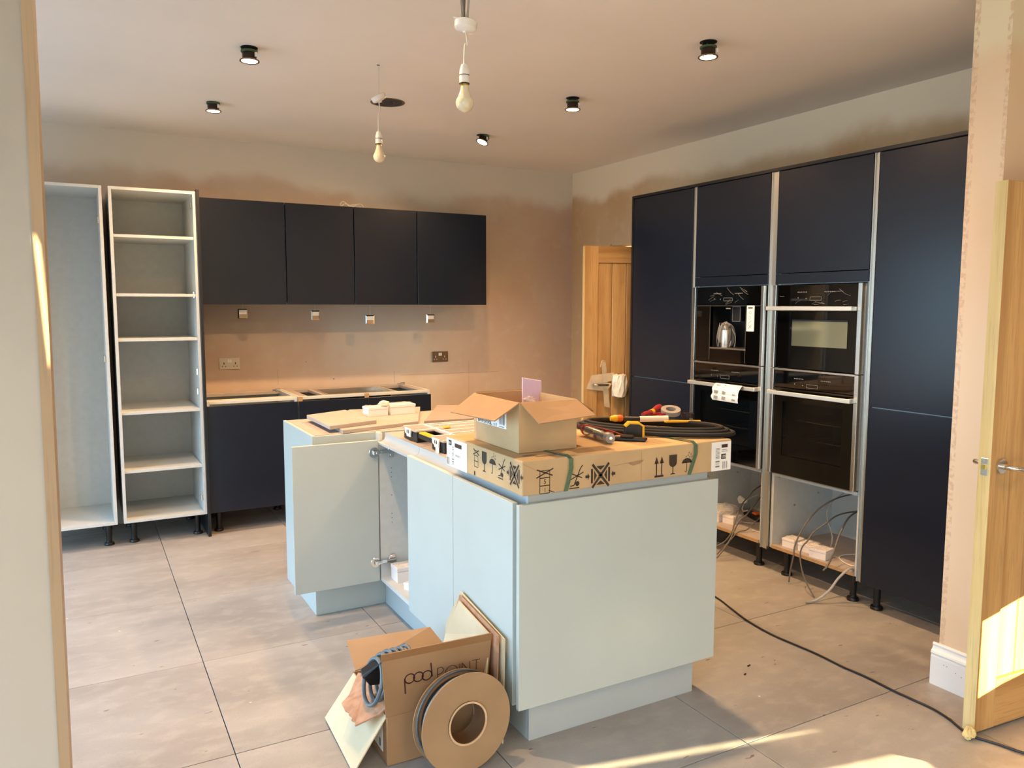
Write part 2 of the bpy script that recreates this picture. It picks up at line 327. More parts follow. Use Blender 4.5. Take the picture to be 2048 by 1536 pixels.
class Decal:
    """flat print on a face: (u, v) metres from P"""
    def __init__(s, P, U, V, off=0.0008):
        s.U = Vector(U).normalized(); s.V = Vector(V).normalized(); s.N = s.U.cross(s.V); s.P = Vector(P) + s.N * off; s.m = MB()
    def pt(s, u, v): return tuple(s.P + s.U * u + s.V * v)
    def poly(s, pts): s.m.poly([s.pt(*p) for p in pts]); return s
    def rect(s, a, b, c, d): return s.poly([(a, b), (c, b), (c, d), (a, d)])
    def line(s, p, q, wd):
        dx, dy = q[0] - p[0], q[1] - p[1]; l = math.hypot(dx, dy) or 1; nx, ny = -dy / l * wd / 2, dx / l * wd / 2
        return s.poly([(p[0] + nx, p[1] + ny), (p[0] - nx, p[1] - ny), (q[0] - nx, q[1] - ny), (q[0] + nx, q[1] + ny)])
    def path(s, pts, wd):
        for a, b in zip(pts, pts[1:]): s.line(a, b, wd)
        return s
    def disc(s, c, r, r2=None, a0=0, a1=360, n=20):
        r2 = r2 or r
        return s.poly([(c[0] + r * math.cos(math.radians(a0 + (a1 - a0) * i / n)), c[1] + r2 * math.sin(math.radians(a0 + (a1 - a0) * i / n))) for i in range(n + (1 if abs(a1 - a0) < 360 else 0))])
    def ring(s, c, r, wd, a0=0, a1=360, n=28):
        return s.path([(c[0] + r * math.cos(math.radians(a0 + (a1 - a0) * i / n)), c[1] + r * math.sin(math.radians(a0 + (a1 - a0) * i / n))) for i in range(n + 1)], wd)
    def frame(s, a, b, c, d, wd):
        return s.path([(a, b), (c, b), (c, d), (a, d), (a, b)], wd)
    def bars(s, a, b, c, d, n, vert=True):
        rnd = random.Random(n * 7 + 3); L_ = (c - a) if vert else (d - b); t = 0
        while t < L_ * 0.99:
            w_ = rnd.choice((1, 1, 2, 3)) * L_ / n
            if vert: s.rect(a + t, b, min(a + t + w_ * 0.6, c), d)
            else: s.rect(a, b + t, c, min(b + t + w_ * 0.6, d))
            t += w_ + rnd.choice((1, 1, 2)) * L_ / n * 0.6
        return s
    def build(s, name, m, parent, **k): return s.m.build(name, m, parent, **k)

# ================================================================== SETTING
ZC = 2.717
fl = struct('floor', B(-2.8, -2.6, -0.06, 5.9, 7.2, -0.012), 'grout')
tm = None
for i in range(-4, 8):
    for j in range(-6, 7):
        x0 = 0.4 + 0.7945 * i; y0 = 1.893 + 0.797 * j
        if x0 > 5.7 or y0 > 6.1 or x0 < -2.8 or y0 < -2.7: continue
        if tm is None:
            o = B(0.0016, 0.0016, -0.012, 0.7929, 0.7954, 0).build('tile', 'tile', None, bevel=0.0012); tm = o.data
        else:
            o = bpy.data.objects.new('tile', tm); COL.objects.link(o); md = o.modifiers.new('bevel', 'BEVEL'); md.width = 0.0012; md.segments = 1
        o.parent = fl; o.location = (x0, y0, random.uniform(-0.0004, 0.0))
struct('ceiling', B(-2.4, -2.0, ZC, 5.9, 6.3, ZC + 0.12), 'ceiling')
struct('wall_back', B(-1.8, 6.06, 0, 4.15, 6.2, ZC), 'plaster_back')
rw = MB().box(3.96, 1.84, 0, 4.1, 4.58, ZC).box(3.96, 5.45, 0, 4.1, 6.06, ZC).box(3.96, 4.58, 2.037, 4.1, 5.45, ZC)
struct('wall_right', rw, 'plaster_right')
lw = MB().box(-1.74, 1.84, 0, -1.6, 2.0, ZC).box(-1.74, 5.8, 0, -1.6, 6.06, ZC).box(-1.74, 2.0, 2.14, -1.6, 5.8, ZC)
struct('wall_left', lw, 'wall_plain')
struct('wall_nib', B(2.992, 1.70, 0, 5.75, 1.84, ZC), 'plaster_nib')
# plaster either side of the opening, left of the camera, slightly out of plumb
tl = lambda z: -0.0655 - 0.0070 * (2.07 - z)
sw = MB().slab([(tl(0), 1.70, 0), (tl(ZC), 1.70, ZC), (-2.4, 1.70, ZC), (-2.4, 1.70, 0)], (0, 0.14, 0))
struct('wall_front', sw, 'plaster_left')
struct('trim_1', MB().slab([(tl(0), 1.695, 0), (tl(0) + .019, 1.695, 0), (tl(ZC) + .019, 1.695, ZC), (tl(ZC), 1.695, ZC)], (0, 0.15, 0)), 'pine')
# the room the camera stands in
lw2 = MB().box(-2.34, -1.8, 0, -2.2, -1.4, ZC).box(-2.34, 1.2, 0, -2.2, 1.70, ZC).box(-2.34, -1.4, 2.3, -2.2, 1.2, ZC).box(-2.34, -1.4, 0, -2.2, 1.2, 0.2)
struct('wall_side', lw2, 'wall_plain')
struct('wall_far', B(5.7, -1.9, 0, 5.84, 1.70, ZC), 'wall_plain')
# rear wall; unseen holes shaped to throw the sun streaks, plus added window openings
outer = [(-2.2, 0.0), (5.7, 0.0), (5.7, ZC), (-2.2, ZC)]
def grow(p, k): return p
holes = [[(3.60, 0.950), (4.16, 0.913), (4.468, 0.887), (4.462, 0.884), (4.127, 0.901), (3.60, 0.935)],
         [(3.95, 0.858), (4.35, 0.836), (4.365, 0.817), (4.267, 0.790), (3.815, 0.790)],
         [(4.668, 1.242), (4.91, 1.294), (5.436, 1.395), (5.484, 1.066), (4.945, 1.001), (4.795, 0.983), (4.668, 0.957)],
         [(1.944, 2.563), (1.966, 2.500), (1.974, 2.300), (1.962, 2.205)],
         [(-1.9, 0.02), (-0.5, 0.02), (-0.5, 2.2), (-1.9, 2.2)],  # window opening added to brighten the near room
         [(0.9, 0.02), (3.5, 0.02), (3.5, 0.56), (0.9, 0.56)]]  # low opening added so sunlit floor bounces warm light upward
loops = [[Vector((x, -1.8, z)) for x, z in outer]] + [[Vector((x, -1.8, z)) for x, z in h] for h in holes]
tri = tessellate_polygon(loops); allv = [tuple(v) for l in loops for v in l]
rwm = MB(); rwm.add(allv, [tuple(t) for t in tri]); struct('wall_rear', rwm, 'wall_plain', solid=0.02)
# hallway beyond the doorway
struct('wall_hall', MB().box(5.3, 4.0, 0, 5.4, 6.2, ZC).box(4.1, 3.9, 0, 5.4, 4.0, ZC).box(4.1, 6.1, 0, 5.4, 6.2, ZC), 'hall')
hl = bpy.data.lights.new('hall_fill', 'POINT'); hl.energy = 45; hl.color = (1, 0.86, 0.66); hl.shadow_soft_size = 0.1  # added unseen fill light that brightens the hall wall
ho = bpy.data.objects.new('hall_fill', hl); COL.objects.link(ho); ho.location = (4.7, 5.0, 2.3)
# patio glazing frame on the left
wf = thing('window_1', 'wide glazed patio opening in the left wall', 'window'); wf['kind'] = 'structure'
for yy in (2.0, 2.94, 3.87, 4.81, 5.74): B(-1.70, yy, 0, -1.63, yy + 0.06, 2.14).build('window_frame', 'white', wf)
B(-1.70, 2.0, 2.08, -1.63, 5.8, 2.14).build('window_frame', 'white', wf)
wf2 = thing('window_2', 'added unseen window in the side wall of the near room', 'window'); wf2['kind'] = 'structure'  # unseen window added to give the near room diffuse daylight
for yy in (-1.4, -0.12, 1.14): B(-2.30, yy, 0.2, -2.23, yy + 0.06, 2.3).build('window_frame', 'white', wf2)
wf3 = thing('window_3', 'added unseen window openings behind the camera, for fill light', 'window'); wf3['kind'] = 'structure'  # frames of unseen openings added for light from behind
for xx in (0.9, 2.17, 3.44): B(xx, -1.86, 0.02, xx + .06, -1.82, .56).build('window_frame', 'white', wf3)
for xx in (-1.9, -1.22, -0.56): B(xx, -1.86, 0.02, xx + .06, -1.82, 2.2).build('window_frame', 'white', wf3)
struct('ground', B(-40, -40, -0.3, 40, 40, -0.2), 'ground')
# skirting on the nib end
prof = [(0, 0), (-.017, 0), (-.017, .118), (-.0145, .121), (-.0145, .126), (-.019, .132), (-.0165, .140), (-.009, .148), (-.006, .158), (-.009, .166), (-.006, .172), (0, .173)]
sk = MB().slab([(2.992 + a, 1.862, z) for a, z in prof], (0, -0.18, 0))
sk.slab([(2.975, 1.682 + 0.018 + a * 1.0, z) for a, z in prof], (1.6, 0, 0))
skb = struct('baseboard_right', sk, 'skirt')
hd = Decal((2.9745, 1.85, 0), (0, -1, 0), (0, 0, 1))
for u, v in ((.045, .098), (.058, .098), (.095, .085), (.118, .078)): hd.disc((u, v), .0016)
hd.build('nail_hole', 'ink', skb)

# ================================================================== CABINETS
def leg(parent, x, y, h=0.15):
    m = MB().lathe([(0, 0), (.030, 0), (.031, .010), (.028, .016), (.018, .018), (.016, .05), (.0175, .055), (.0175, h - .012), (.028, h - .008), (.028, h), (0, h)], (x, y, 0), n=16)
    return m.build('leg', 'black', parent, smooth=True)
def hinge_plate(parent, x, y, z, s=1):
    B(x - .012 * s, y - .016, z - .022, x, y + .010, z + .022).build('hinge_plate', 'chrome', parent, bevel=.003)
# ---- open tall larder units at the left of the back wall
def larder(x0, x1, label, shelves, hinges):
    t = thing('tall_cabinet', label, 'cabinet', ((x0 + x1) / 2, 5.75, 0), group='open tall units on the left')
    y0, y1, z0, z1 = 5.45, 6.04, 0.15, 2.257
    B(x0, y0, z0, x0 + .018, y1, z1).build('side_panel', 'carc', t, bevel=.0008); B(x1 - .018, y0, z0, x1, y1, z1).build('side_panel', 'carc', t, bevel=.0008)
    B(x0 + .018, y0, z0, x1 - .018, y1, z0 + .018).build('base_panel', 'carc', t); B(x0 + .018, y0, z1 - .018, x1 - .018, y1, z1).build('top_panel', 'carc', t)
    B(x0 + .018, 6.0, z0 + .018, x1 - .018, 6.008, z1 - .018).build('back_panel', 'carc', t)
    for z in shelves: B(x0 + .019, y0 + .012, z, x1 - .019, 5.999, z + .018).build('shelf', 'carc', t, bevel=.0008)
    for lx in (x0 + .06, x1 - .05):
        for ly in (5.55, 5.97): leg(t, lx, ly)
    for z in hinges: hinge_plate(t, x1 - .018, y0 + .04, z)
    d = MB()
    for z in [0.3 + 0.032 * k for k in range(56)]:
        if 0.28 < z < 2.1 and int(z * 31) % 3: d.cyl((x1 - .0185, y0 + .075, z), (x1 - .0179, y0 + .075, z), .0016, n=6)
    d.build('shelf_peg_holes', 'dark', t, kind='stuff')
    return t
larder(-.447, .153, 'open grey larder carcass without shelves, at the far left of the back wall', [], [2.05, 1.2])
larder_b = larder(.188, .686, 'open grey larder carcass with five shelves beside the navy end panel', [1.952, 1.588, 1.306, .842, .468], [2.17, 1.60, 1.10, .97, .26])
B(.6865, 5.425, 0, .706, 6.05, 2.268).build('end_panel', 'navy_edge', larder_b, bevel=.001, label='tall narrow navy end panel')
# ---- wall units
GW = 'navy wall units above the sink run'
wl_lab = ['navy wall unit nearest the larder, first from the left', 'navy wall unit second from the larder', 'navy wall unit third from the larder', 'navy wall unit at the right end, with its bare side by the plaster']
for k, (a, b_) in enumerate(((.706, 1.306), (1.306, 1.806), (1.806, 2.304), (2.304, 2.904))):
    t = thing('wall_cabinet', wl_lab[k], 'cabinet', ((a + b_) / 2, 5.88, 1.54), group=GW)
    B(a + .001, 5.722, 1.556, b_ - .001, 6.058, 2.24).build('carcass', 'navy_edge', t)
    B(a + .0035, 5.70, 1.54, b_ - .0035, 5.719, 2.255).build('door', 'navy', t, bevel=.0012)
    B(a + .001, 5.722, 2.24, b_ - .001, 6.055, 2.252).build('top_panel', 'carc', t)
# ---- base units under the window line
t = thing('base_cabinet', 'navy base unit next to the larder, with a bare front rail on top', 'cabinet', (1.0, 5.75, 0))
MB().box(.709, 5.472, .15, .727, 6.03, .90).box(1.286, 5.472, .15, 1.304, 6.03, .90).box(.727, 5.472, .15, 1.286, 6.03, .168).box(.727, 6.02, .168, 1.286, 6.03, .88).build('carcass', 'carc', t)
B(.727, 5.472, .878, 1.286, 5.578, .898).build('front_rail', 'carc_edge', t, bevel=.001)
B(.727, 5.93, .878, 1.286, 6.02, .898).build('back_rail', 'chip', t)
B(.7085, 5.45, .15, 1.303, 5.469, .868).build('door', 'navy', t, bevel=.0012)
for lx in (.77, 1.25):
    for ly in (5.55, 5.95): leg(t, lx, ly)
MB().box(1.24, 5.86, .898, 1.275, 5.875, .922).box(1.22, 5.865, .906, 1.25, 5.872, .916).build('bracket', 'chrome', t, bevel=.002)
t = thing('sink_cabinet', 'navy two door sink unit carcass behind the island', 'cabinet', (1.8, 5.75, 0))
MB().box(1.308, 5.472, .15, 1.326, 6.03, .90).box(2.284, 5.472, .15, 2.302, 6.03, .90).box(1.326, 5.472, .15, 2.284, 6.03, .168).box(1.326, 6.02, .168, 2.284, 6.03, .88).build('carcass', 'carc', t)
B(1.326, 5.472, .878, 2.284, 5.505, .898).build('front_rail', 'carc_edge', t, bevel=.001)
B(1.326, 5.92, .878, 2.284, 6.02, .898).build('back_rail', 'chip', t)
for a, b_ in ((1.326, 1.385), (1.495, 1.525), (2.035, 2.06), (2.225, 2.284)): B(a, 5.505, .880, b_, 5.92, .898).build('cross_rail', 'chip', t)
for a_ in (1.309, 1.79): B(a_, 5.462, .852, a_ + .031, 5.4725, .898).build('joint_block', 'chip_raw', t)
B(1.3095, 5.45, .15, 1.8035, 5.469, .868).build('door', 'navy', t, bevel=.0012); B(1.8085, 5.45, .15, 2.3025, 5.469, .868).build('door', 'navy', t, bevel=.0012)
for lx in (1.36, 2.25):
    for ly in (5.55, 5.95): leg(t, lx, ly)
MB().box(2.225, 5.885, .898, 2.262, 5.90, .922).box(2.20, 5.89, .906, 2.24, 5.897, .916).build('bracket', 'chrome', t, bevel=.002)
sb = MB()
x0, x1, y0, y1, zr, zb = 1.527, 2.033, 5.507, 5.905, .899, .71
sb.add([(x0, y0, zr), (x1, y0, zr), (x1, y1, zr), (x0, y1, zr), (x0 + .02, y0 + .02, zr), (x1 - .02, y0 + .02, zr), (x1 - .02, y1 - .02, zr), (x0 + .02, y1 - .02, zr),
        (x0 + .03, y0 + .03, zb), (x1 - .03, y0 + .03, zb), (x1 - .03, y1 - .03, zb), (x0 + .03, y1 - .03, zb)],
       [(0, 1, 5, 4), (1, 2, 6, 5), (2, 3, 7, 6), (3, 0, 4, 7), (4, 5, 9, 8), (5, 6, 10, 9), (6, 7, 11, 10), (7, 4, 8, 11), (8, 9, 10, 11)])
t = thing('sink', 'stainless steel sink bowl set into the unfinished sink unit', 'sink', (1.78, 5.7, .71))
sb.build('bowl', 'steel', t, solid=.0015); MB().cyl((1.78, 5.70, zb + .0005), (1.78, 5.70, zb + .004), .045).build('drain', 'chrome', t)
# ---- right hand bank of tall units (front plane x = 3.41)
XF = 3.41
def tall(y0, y1, label, name='tall_cabinet'):
    return thing(name, label, 'cabinet', (3.68, (y0 + y1) / 2, 0), group='navy tall bank on the right')
def vdoor(t, y0, y1, z0, z1, nm='door'): return B(XF, y0 + .002, z0, XF + .019, y1 - .002, z1).build(nm, 'navy', t, bevel=.0012)
def rail(t, y0, y1):
    MB().box(XF + .012, y0, .135, XF + .022, y1, 2.272).box(XF + .003, y0, .135, XF + .012, y0 + .004, 2.272).box(XF + .003, y1 - .004, .135, XF + .012, y1, 2.272).build('channel_strip', 'alu', t)
def legs4(t, y0, y1):
    for lx in (3.485, 3.88):
        for ly in (y0 + .06, y1 - .05): leg(t, lx, ly)
t = tall(3.83, 4.46, 'closed navy tall unit at the far end of the right bank, beside the oak door')
B(3.432, 3.835, .15, 3.955, 4.436, 2.272).build('carcass', 'carc', t); B(XF, 4.44, 0.0, 3.958, 4.46, 2.276).build('side_panel', 'navy_edge', t)
vdoor(t, 3.83, 4.438, 1.041, 2.268); vdoor(t, 3.83, 4.438, .135, 1.036); legs4(t, 3.84, 4.43)
t = tall(1.92, 2.525, 'closed navy tall unit nearest the camera, beside the plaster wall end')
B(3.432, 1.925, .15, 3.955, 2.52, 2.272).build('carcass', 'carc', t)
vdoor(t, 1.90, 2.522, 1.037, 2.268); vdoor(t, 1.90, 2.522, .135, 1.031); legs4(t, 1.95, 2.53)
def housing(y0, y1, label, legy):
    t = tall(y0, y1, label, 'oven_housing_cabinet')
    B(3.432, y0, .15, 3.95, y0 + .018, 2.272).build('side_panel', 'carc', t); B(3.432, y1 - .018, .15, 3.95, y1, 2.272).build('side_panel', 'carc', t)
    B(3.425, y0 + .018, .15, 3.93, y1 - .018, .168).build('shelf', 'chip', t); B(3.424, y0 + .018, .150, 3.4255, y1 - .018, .168).build('shelf_edge', 'chip_raw', t)
    B(3.425, y0 + .018, .572, 3.93, y1 - .018, .59).build('shelf', 'carc', t); B(3.44, y0 + .018, 1.652, 3.93, y1 - .018, 1.67).build('shelf', 'carc', t)
    B(3.93, y0 + .018, .168, 3.938, y1 - .018, 2.25).build('back_panel', 'carc', t); B(3.44, y0 + .018, 2.254, 3.93, y1 - .018, 2.272).build('top_panel', 'carc', t)
    vdoor(t, y0 - .004, y1 + .004, 1.713, 2.268); vdoor(t, y0 - .004, y1 + .004, 1.655, 1.709, 'filler_panel')
    d = MB()
    for yy in (y1 - .0185,):
        for xx, zz in ((3.47, .56), (3.60, .38), (3.80, .43)): d.cyl((xx, yy, zz), (xx, yy - .006, zz), .006, n=10)
    d.build('cam_fitting', 'chrome', t)
    for ly in legy: leg(t, 3.485, ly); leg(t, 3.88, ly)
    return t
hb = housing(3.205, 3.80, 'oven housing unit with the coffee machine, cables hanging out below', (3.27, 3.74)); rail(hb, 3.802, 3.828)
hc = housing(2.558, 3.145, 'oven housing unit with the microwave, three white boxes on its bottom shelf', (2.62, 3.06)); rail(hc, 3.150, 3.200); rail(hc, 2.527, 2.553)
tag(B(XF, 1.90, 2.274, 3.955, 4.46, 2.291).build('cornice_panel', 'navy_edge', None, bevel=.001), 'thin navy top panel running along the right tall bank', 'panel')
# side trims of the appliances are parts of each appliance
def trims(t, y0, y1, z0, z1):
    for a in (y0 - .024, y1 + .002): B(XF - .022, a, z0, XF + .02, a + .022, z1).build('side_trim', 'steel', t, bevel=.0015)
def bar_handle(t, y0, y1, z, h=.022):
    m = MB().box(XF - .066, y0, z - h / 2, XF - .056, y1, z + h / 2)
    for a in (y0, y1 - .022): m.box(XF - .058, a, z - h / 2, XF - .014, a + .022, z + h / 2)
    return m.build('handle', 'handle_steel', t, bevel=.002)
def panel_marks(t, yc, z, disp=True, x=XF - .0155):
    d = Decal((x, 0, 0), (0, -1, 0), (0, 0, 1))
    d.frame(-yc - .036, z - .008, -yc + .036, z + .010, .0018)
    d.disc((-yc - .062, z + .002), .003); d.disc((-yc - .115, z + .006), .003)
    for k in range(6): d.rect(-yc - .12 + k * .011, z + .034, -yc - .113 + k * .011, z + .038); d.rect(-yc + .055 + k * .011, z + .034, -yc + .062 + k * .011, z + .038)
    d.build('control_marks', 'ink_grey', t, kind='stuff')
def oven(y0, y1, label, group):
    t = thing('built_in_oven', label, 'oven', (3.6, (y0 + y1) / 2, .595), group=group)
    z0, z1 = .597, 1.186
    B(XF + .01, y0 + .006, z0 + .004, 3.86, y1 - .006, z1 - .01).build('oven_body', 'black', t) if False else None
    m = MB(); wz0, wz1, wy0, wy1 = .705, 1.008, y0 + .065, y1 - .065   # cavity with an open front
    m.box(3.44, wy0 - .02, wz0 - .02, 3.84, wy1 + .02, wz0).box(3.44, wy0 - .02, wz1, 3.84, wy1 + .02, wz1 + .02).box(3.82, wy0, wz0, 3.84, wy1, wz1)
    m.box(3.44, wy0 - .02, wz0, 3.82, wy0, wz1).box(3.44, wy1, wz0, 3.82, wy1 + .02, wz1).build('oven_cavity', 'oven_in', t)
    f = MB().box(XF - .014, y0, z0, XF + .012, y1, wz0).box(XF - .014, y0, wz1, XF + .012, y1, 1.082).box(XF - .014, y0, wz0, XF + .012, wy0, wz1).box(XF - .014, wy1, wz0, XF + .012, y1, wz1)
    f.build('oven_door', 'black_glass', t)
    B(XF - .011, wy0, wz0, XF - .006, wy1, wz1).build('door_glass', 'smoke', t)
    B(XF - .014, y0, 1.086, XF + .02, y1, 1.178).build('control_panel', 'black_glass', t, bevel=.001)
    B(XF - .018, y0, 1.180, XF + .02, y1, 1.190).build('top_trim', 'steel', t, bevel=.001)
    B(XF - .008, y0, .590, XF + .02, y1, .5965).build('bottom_trim', 'steel', t)
    r = MB()
    for z in (.80, .90):
        r.cyl((3.47, wy0, z), (3.47, wy1, z), .0025, n=6)
        for k in range(9): yy = wy0 + (k + .5) * (wy1 - wy0) / 9; r.cyl((3.47, yy, z), (3.80, yy, z), .0015, n=5)
    r.build('wire_rack', 'chrome', t)
    trims(t, y0, y1, .597, 1.188); bar_handle(t, y0 - .012, y1 + .008, 1.058); panel_marks(t, (y0 + y1) / 2 - .02 + .02, 1.105)
    return t
M['smoke'] = mat('smoked_glass', (10, 11, 11), 0.03, spec=0.6, alpha=0.45, var=0.0)
oven(3.232, 3.770, 'built in black oven with an instruction sheet hung on its handle', 'ovens in the right bank')
oven(2.598, 3.118, 'built in black oven below the microwave, bare steel handle', 'ovens in the right bank')
t = thing('built_in_microwave', 'black compact microwave oven with a full width steel handle, above the right oven', 'microwave', (3.6, 2.86, 1.19))
B(XF - .014, 2.598, 1.196, XF + .30, 3.118, 1.505).build('microwave_door', 'black_glass', t, bevel=.001)
B(XF - .0165, 2.653, 1.318, XF - .0143, 3.005, 1.457).build('window_panel', 'mesh_glass', t)
B(XF - .0175, 2.653, 1.452, XF - .0143, 3.005, 1.460).build('window_edge', 'black', t)
B(XF - .014, 2.598, 1.534, XF + .02, 3.118, 1.645).build('control_panel', 'black_glass', t, bevel=.001)
trims(t, 2.598, 3.118, 1.192, 1.648); bar_handle(t, 2.598, 3.150, 1.520); panel_marks(t, 2.856, 1.571)
fm = MB()
for k in range(11):
    y_ = random.uniform(2.63, 3.09); z_ = random.uniform(1.545, 1.62); L_ = random.uniform(.02, .07); A_ = random.uniform(-1.2, 1.2)
    fm.tube([(XF - .0160, y_, z_), (XF - .0165, y_ + L_ * .5, z_ + L_ * .2 * A_), (XF - .0160, min(y_ + L_, 3.11), min(max(z_ + L_ * .6 * A_, 1.54), 1.642))], .0007, n=5, sm=4)
fm.build('protective_film_creases', 'crease', t, kind='stuff')
t = thing('built_in_coffee_machine', 'black built in coffee machine with a film wrapped steel jug in its bay', 'coffee machine', (3.6, 3.5, 1.19))
y0, y1 = 3.232, 3.770; ay0, ay1, az0, az1 = 3.345, 3.642, 1.272, 1.530
f = MB().box(XF - .014, y0, 1.196, XF + .01, y1, az0).box(XF - .014, y0, az1, XF + .01, y1, 1.532).box(XF - .014, y0, az0, XF + .01, ay0, az1).box(XF - .014, ay1, az0, XF + .01, y1, az1)
f.build('front_panel', 'black_glass', t)
c_ = MB().box(XF + .15, ay0, az0, XF + .155, ay1, az1).box(XF - .01, ay0 - .003, az0, XF + .15, ay0, az1).box(XF - .01, ay1, az0, XF + .15, ay1 + .003, az1).box(XF - .01, ay0, az0 - .003, XF + .15, ay1, az0).box(XF - .01, ay0, az1, XF + .15, ay1, az1 + .003)
c_.build('bay', 'black', t)
B(XF - .014, ay0, az0, XF + .13, ay1, az0 + .010).build('drip_tray', 'steel', t, bevel=.001)
B(XF - .014, y0, 1.536, XF + .02, y1, 1.646).build('control_panel', 'black_glass', t, bevel=.001)
m = MB().box(XF + .02, 3.425, 1.442, XF + .12, 3.487, 1.530); m.build('spout', 'black', t, bevel=.003)
Decal((XF + .018, 0, 0), (0, -1, 0), (0, 0, 1)).frame(-3.487, 1.442, -3.425, 1.529, .003).build('spout_edge', 'alu', t)
Decal((XF - .0155, 0, 0), (0, -1, 0), (0, 0, 1)).line((-ay1, 1.20), (-ay1, 1.53), .0012).line((-ay0, 1.20), (-ay0, 1.53), .0012).line((-3.76, 1.5335), (-3.24, 1.5335), .0012).rect(-3.508, 1.515, -3.470, 1.521).build('panel_lines', 'ink_grey', t)
trims(t, y0, y1, 1.192, 1.648); panel_marks(t, 3.494, 1.571)
fm = MB()
for k in range(12):
    y_ = random.uniform(3.24, 3.70); z_ = random.uniform(1.545, 1.60) if y_ > 3.42 else random.uniform(1.55, 1.63); L_ = random.uniform(.02, .06); A_ = random.uniform(-1.4, 1.4)
    fm.tube([(XF - .0160, y_, z_), (XF - .0165, y_ + L_ * .5, z_ + L_ * .25 * A_), (XF - .0160, y_ + L_, min(max(z_ + L_ * .6 * A_, 1.54), 1.642))], .0007, n=5, sm=4)
fm.build('protective_film_creases', 'crease', t, kind='stuff')
st = B(XF - .0175, 3.281, 1.387, XF - .0145, 3.338, 1.536).build('sticker', 'paper', t, label='white instruction sticker')
Decal((XF - .0176, 0, 0), (0, -1, 0), (0, 0, 1)).rect(-3.328, 1.518, -3.292, 1.526).ring((-3.311, 1.495), .008, .0015).ring((-3.314, 1.465), .008, .0015).line((-3.325, 1.43), (-3.298, 1.45), .002).line((-3.325, 1.40), (-3.298, 1.425), .002).line((-3.322, 1.425), (-3.30, 1.405), .002).build('sticker_print', 'ink', st)
# jug in the bay
t = thing('steel_jug', 'steel milk jug in crumpled clear film inside the coffee machine bay', 'jug', (3.465, 3.575, 1.283))
MB().lathe([(0, 0), (.036, 0), (.037, .004), (.034, .105), (.030, .128), (.012, .138), (.010, .146), (0, .147)], (3.465, 3.575, 1.283)).build('jug_body', 'steel', t, smooth=True)
MB().lathe([(.0345, .104), (.031, .130), (.012, .141), (0, .149)], (3.465, 3.575, 1.2835)).build('jug_lid', 'black', t, smooth=True)
bg = MB().ball((3.463, 3.570, 1.352), .048, .060, .080, n=22, jit=.10); bg.build('film_bag', 'film_thin', t)
fm = MB()
for k in range(9):
    a_ = k * .7; fm.tube([(3.463 + .046 * math.cos(a_), 3.570 + .058 * math.sin(a_), 1.285), (3.463 + .050 * math.cos(a_ + .2), 3.570 + .062 * math.sin(a_ + .2), 1.35), (3.463 + .025 * math.cos(a_ + .6), 3.59 + .03 * math.sin(a_ + .6), 1.43)], .0012, n=5, sm=3)
fm.build('film_folds', 'film', t, kind='stuff')
MB().tube([(3.45, 3.535, 1.405), (3.44, 3.510, 1.40), (3.44, 3.505, 1.34), (3.45, 3.535, 1.315)], .004, n=8).build('jug_handle', 'black', t, smooth=True)
# instruction sheet over the left oven handle
m = MB(); n = 12; prof_ = []
for i in range(n + 1):
    a = i / n
    if a < .2: prof_.append((XF - .062 - .008 * math.sin(a * 5 * math.pi / 2 + 1.2), 1.074 - .002))
    prof_.append((XF - .070 - .030 * math.sin(a * math.pi) - .028 * max(0, a - .6) * 2.5, 1.073 - .105 * a + .02 * max(0, a - .75)))
prof_ = [(XF - .050, 1.062), (XF - .056, 1.0715)] + prof_
vs_ = []; fs = []
for i, (px, pz) in enumerate(prof_):
    vs_ += [(px, 3.52 + .006 * math.sin(i), pz), (px - .006, 3.30, pz)]
for i in range(len(prof_) - 1): fs.append((2 * i, 2 * i + 1, 2 * i + 3, 2 * i + 2))
m.add(vs_, fs); t = thing('instruction_sheet', 'curled white picture instruction sheet folded over the left oven handle', 'leaflet', (XF - .06, 3.41, 1.06))
m.build('sheet', 'paper', t, solid=.0008)
pm_ = MB()
for r_ in range(3):
    for c2_ in range(3):
        zt = 1.066 - .032 * r_; a = (1.073 - zt) / .105; xx = XF - .0735 - .030 * math.sin(a * math.pi) - .028 * max(0, a - .6) * 2.5
        yy = 3.50 - c2_ * .066
        if c2_ == 2: yy = 3.352
        pm_.poly([(xx, yy, zt), (xx, yy - .036, zt - .002), (xx - .006, yy - .030, zt - .017), (xx - .006, yy - .006, zt - .019)])
pm_.build('printed_pictures', 'ink_grey', t)

# ================================================================== ISLAND
GI = 'island cabinets'
def island_unit(y0, y1, label, door=True):
    t = thing('island_cabinet', label, 'cabinet', (1.5, (y0 + y1) / 2, 0), group=GI)
    m = MB().box(1.275, y0, .15, 1.69, y0 + .018, .842).box(1.318, y0, .842, 1.69, y0 + .018, .882)
    m.box(1.275, y1 - .018, .15, 1.69, y1, .842).box(1.318, y1 - .018, .842, 1.69, y1, .882).box(1.275, y0 + .018, .15, 1.69, y1 - .018, .168).box(1.68, y0 + .018, .168, 1.69, y1 - .018, .882)
    m.build('carcass', 'carc', t)
    B(1.319, y0, .882, 1.69, y1, .90).build('top_panel', 'chip', t)
    MB().slab([(1.2735, y0, .846), (1.2735, y0, .856), (1.296, y0, .860), (1.308, y0, .868), (1.313, y0, .882), (1.313, y0, .90), (1.319, y0, .90), (1.319, y0, .846)], (0, y1 - y0, 0)).build('channel', 'channel', t, smooth=True)
    if door: B(1.253, y0 + .0015, .15, 1.272, y1 - .0015, .868).build('door', 'sage', t, bevel=.0012)
    return t
M['channel'] = mat('channel_metal', (186, 198, 206), 0.25, metal=0.2, var=0.02)
isl_a = island_unit(2.268, 2.757, 'island cupboard nearest the camera, with the big pale end panel')
island_unit(2.757, 3.247, 'island cupboard in the middle of the left side, closed pale door')
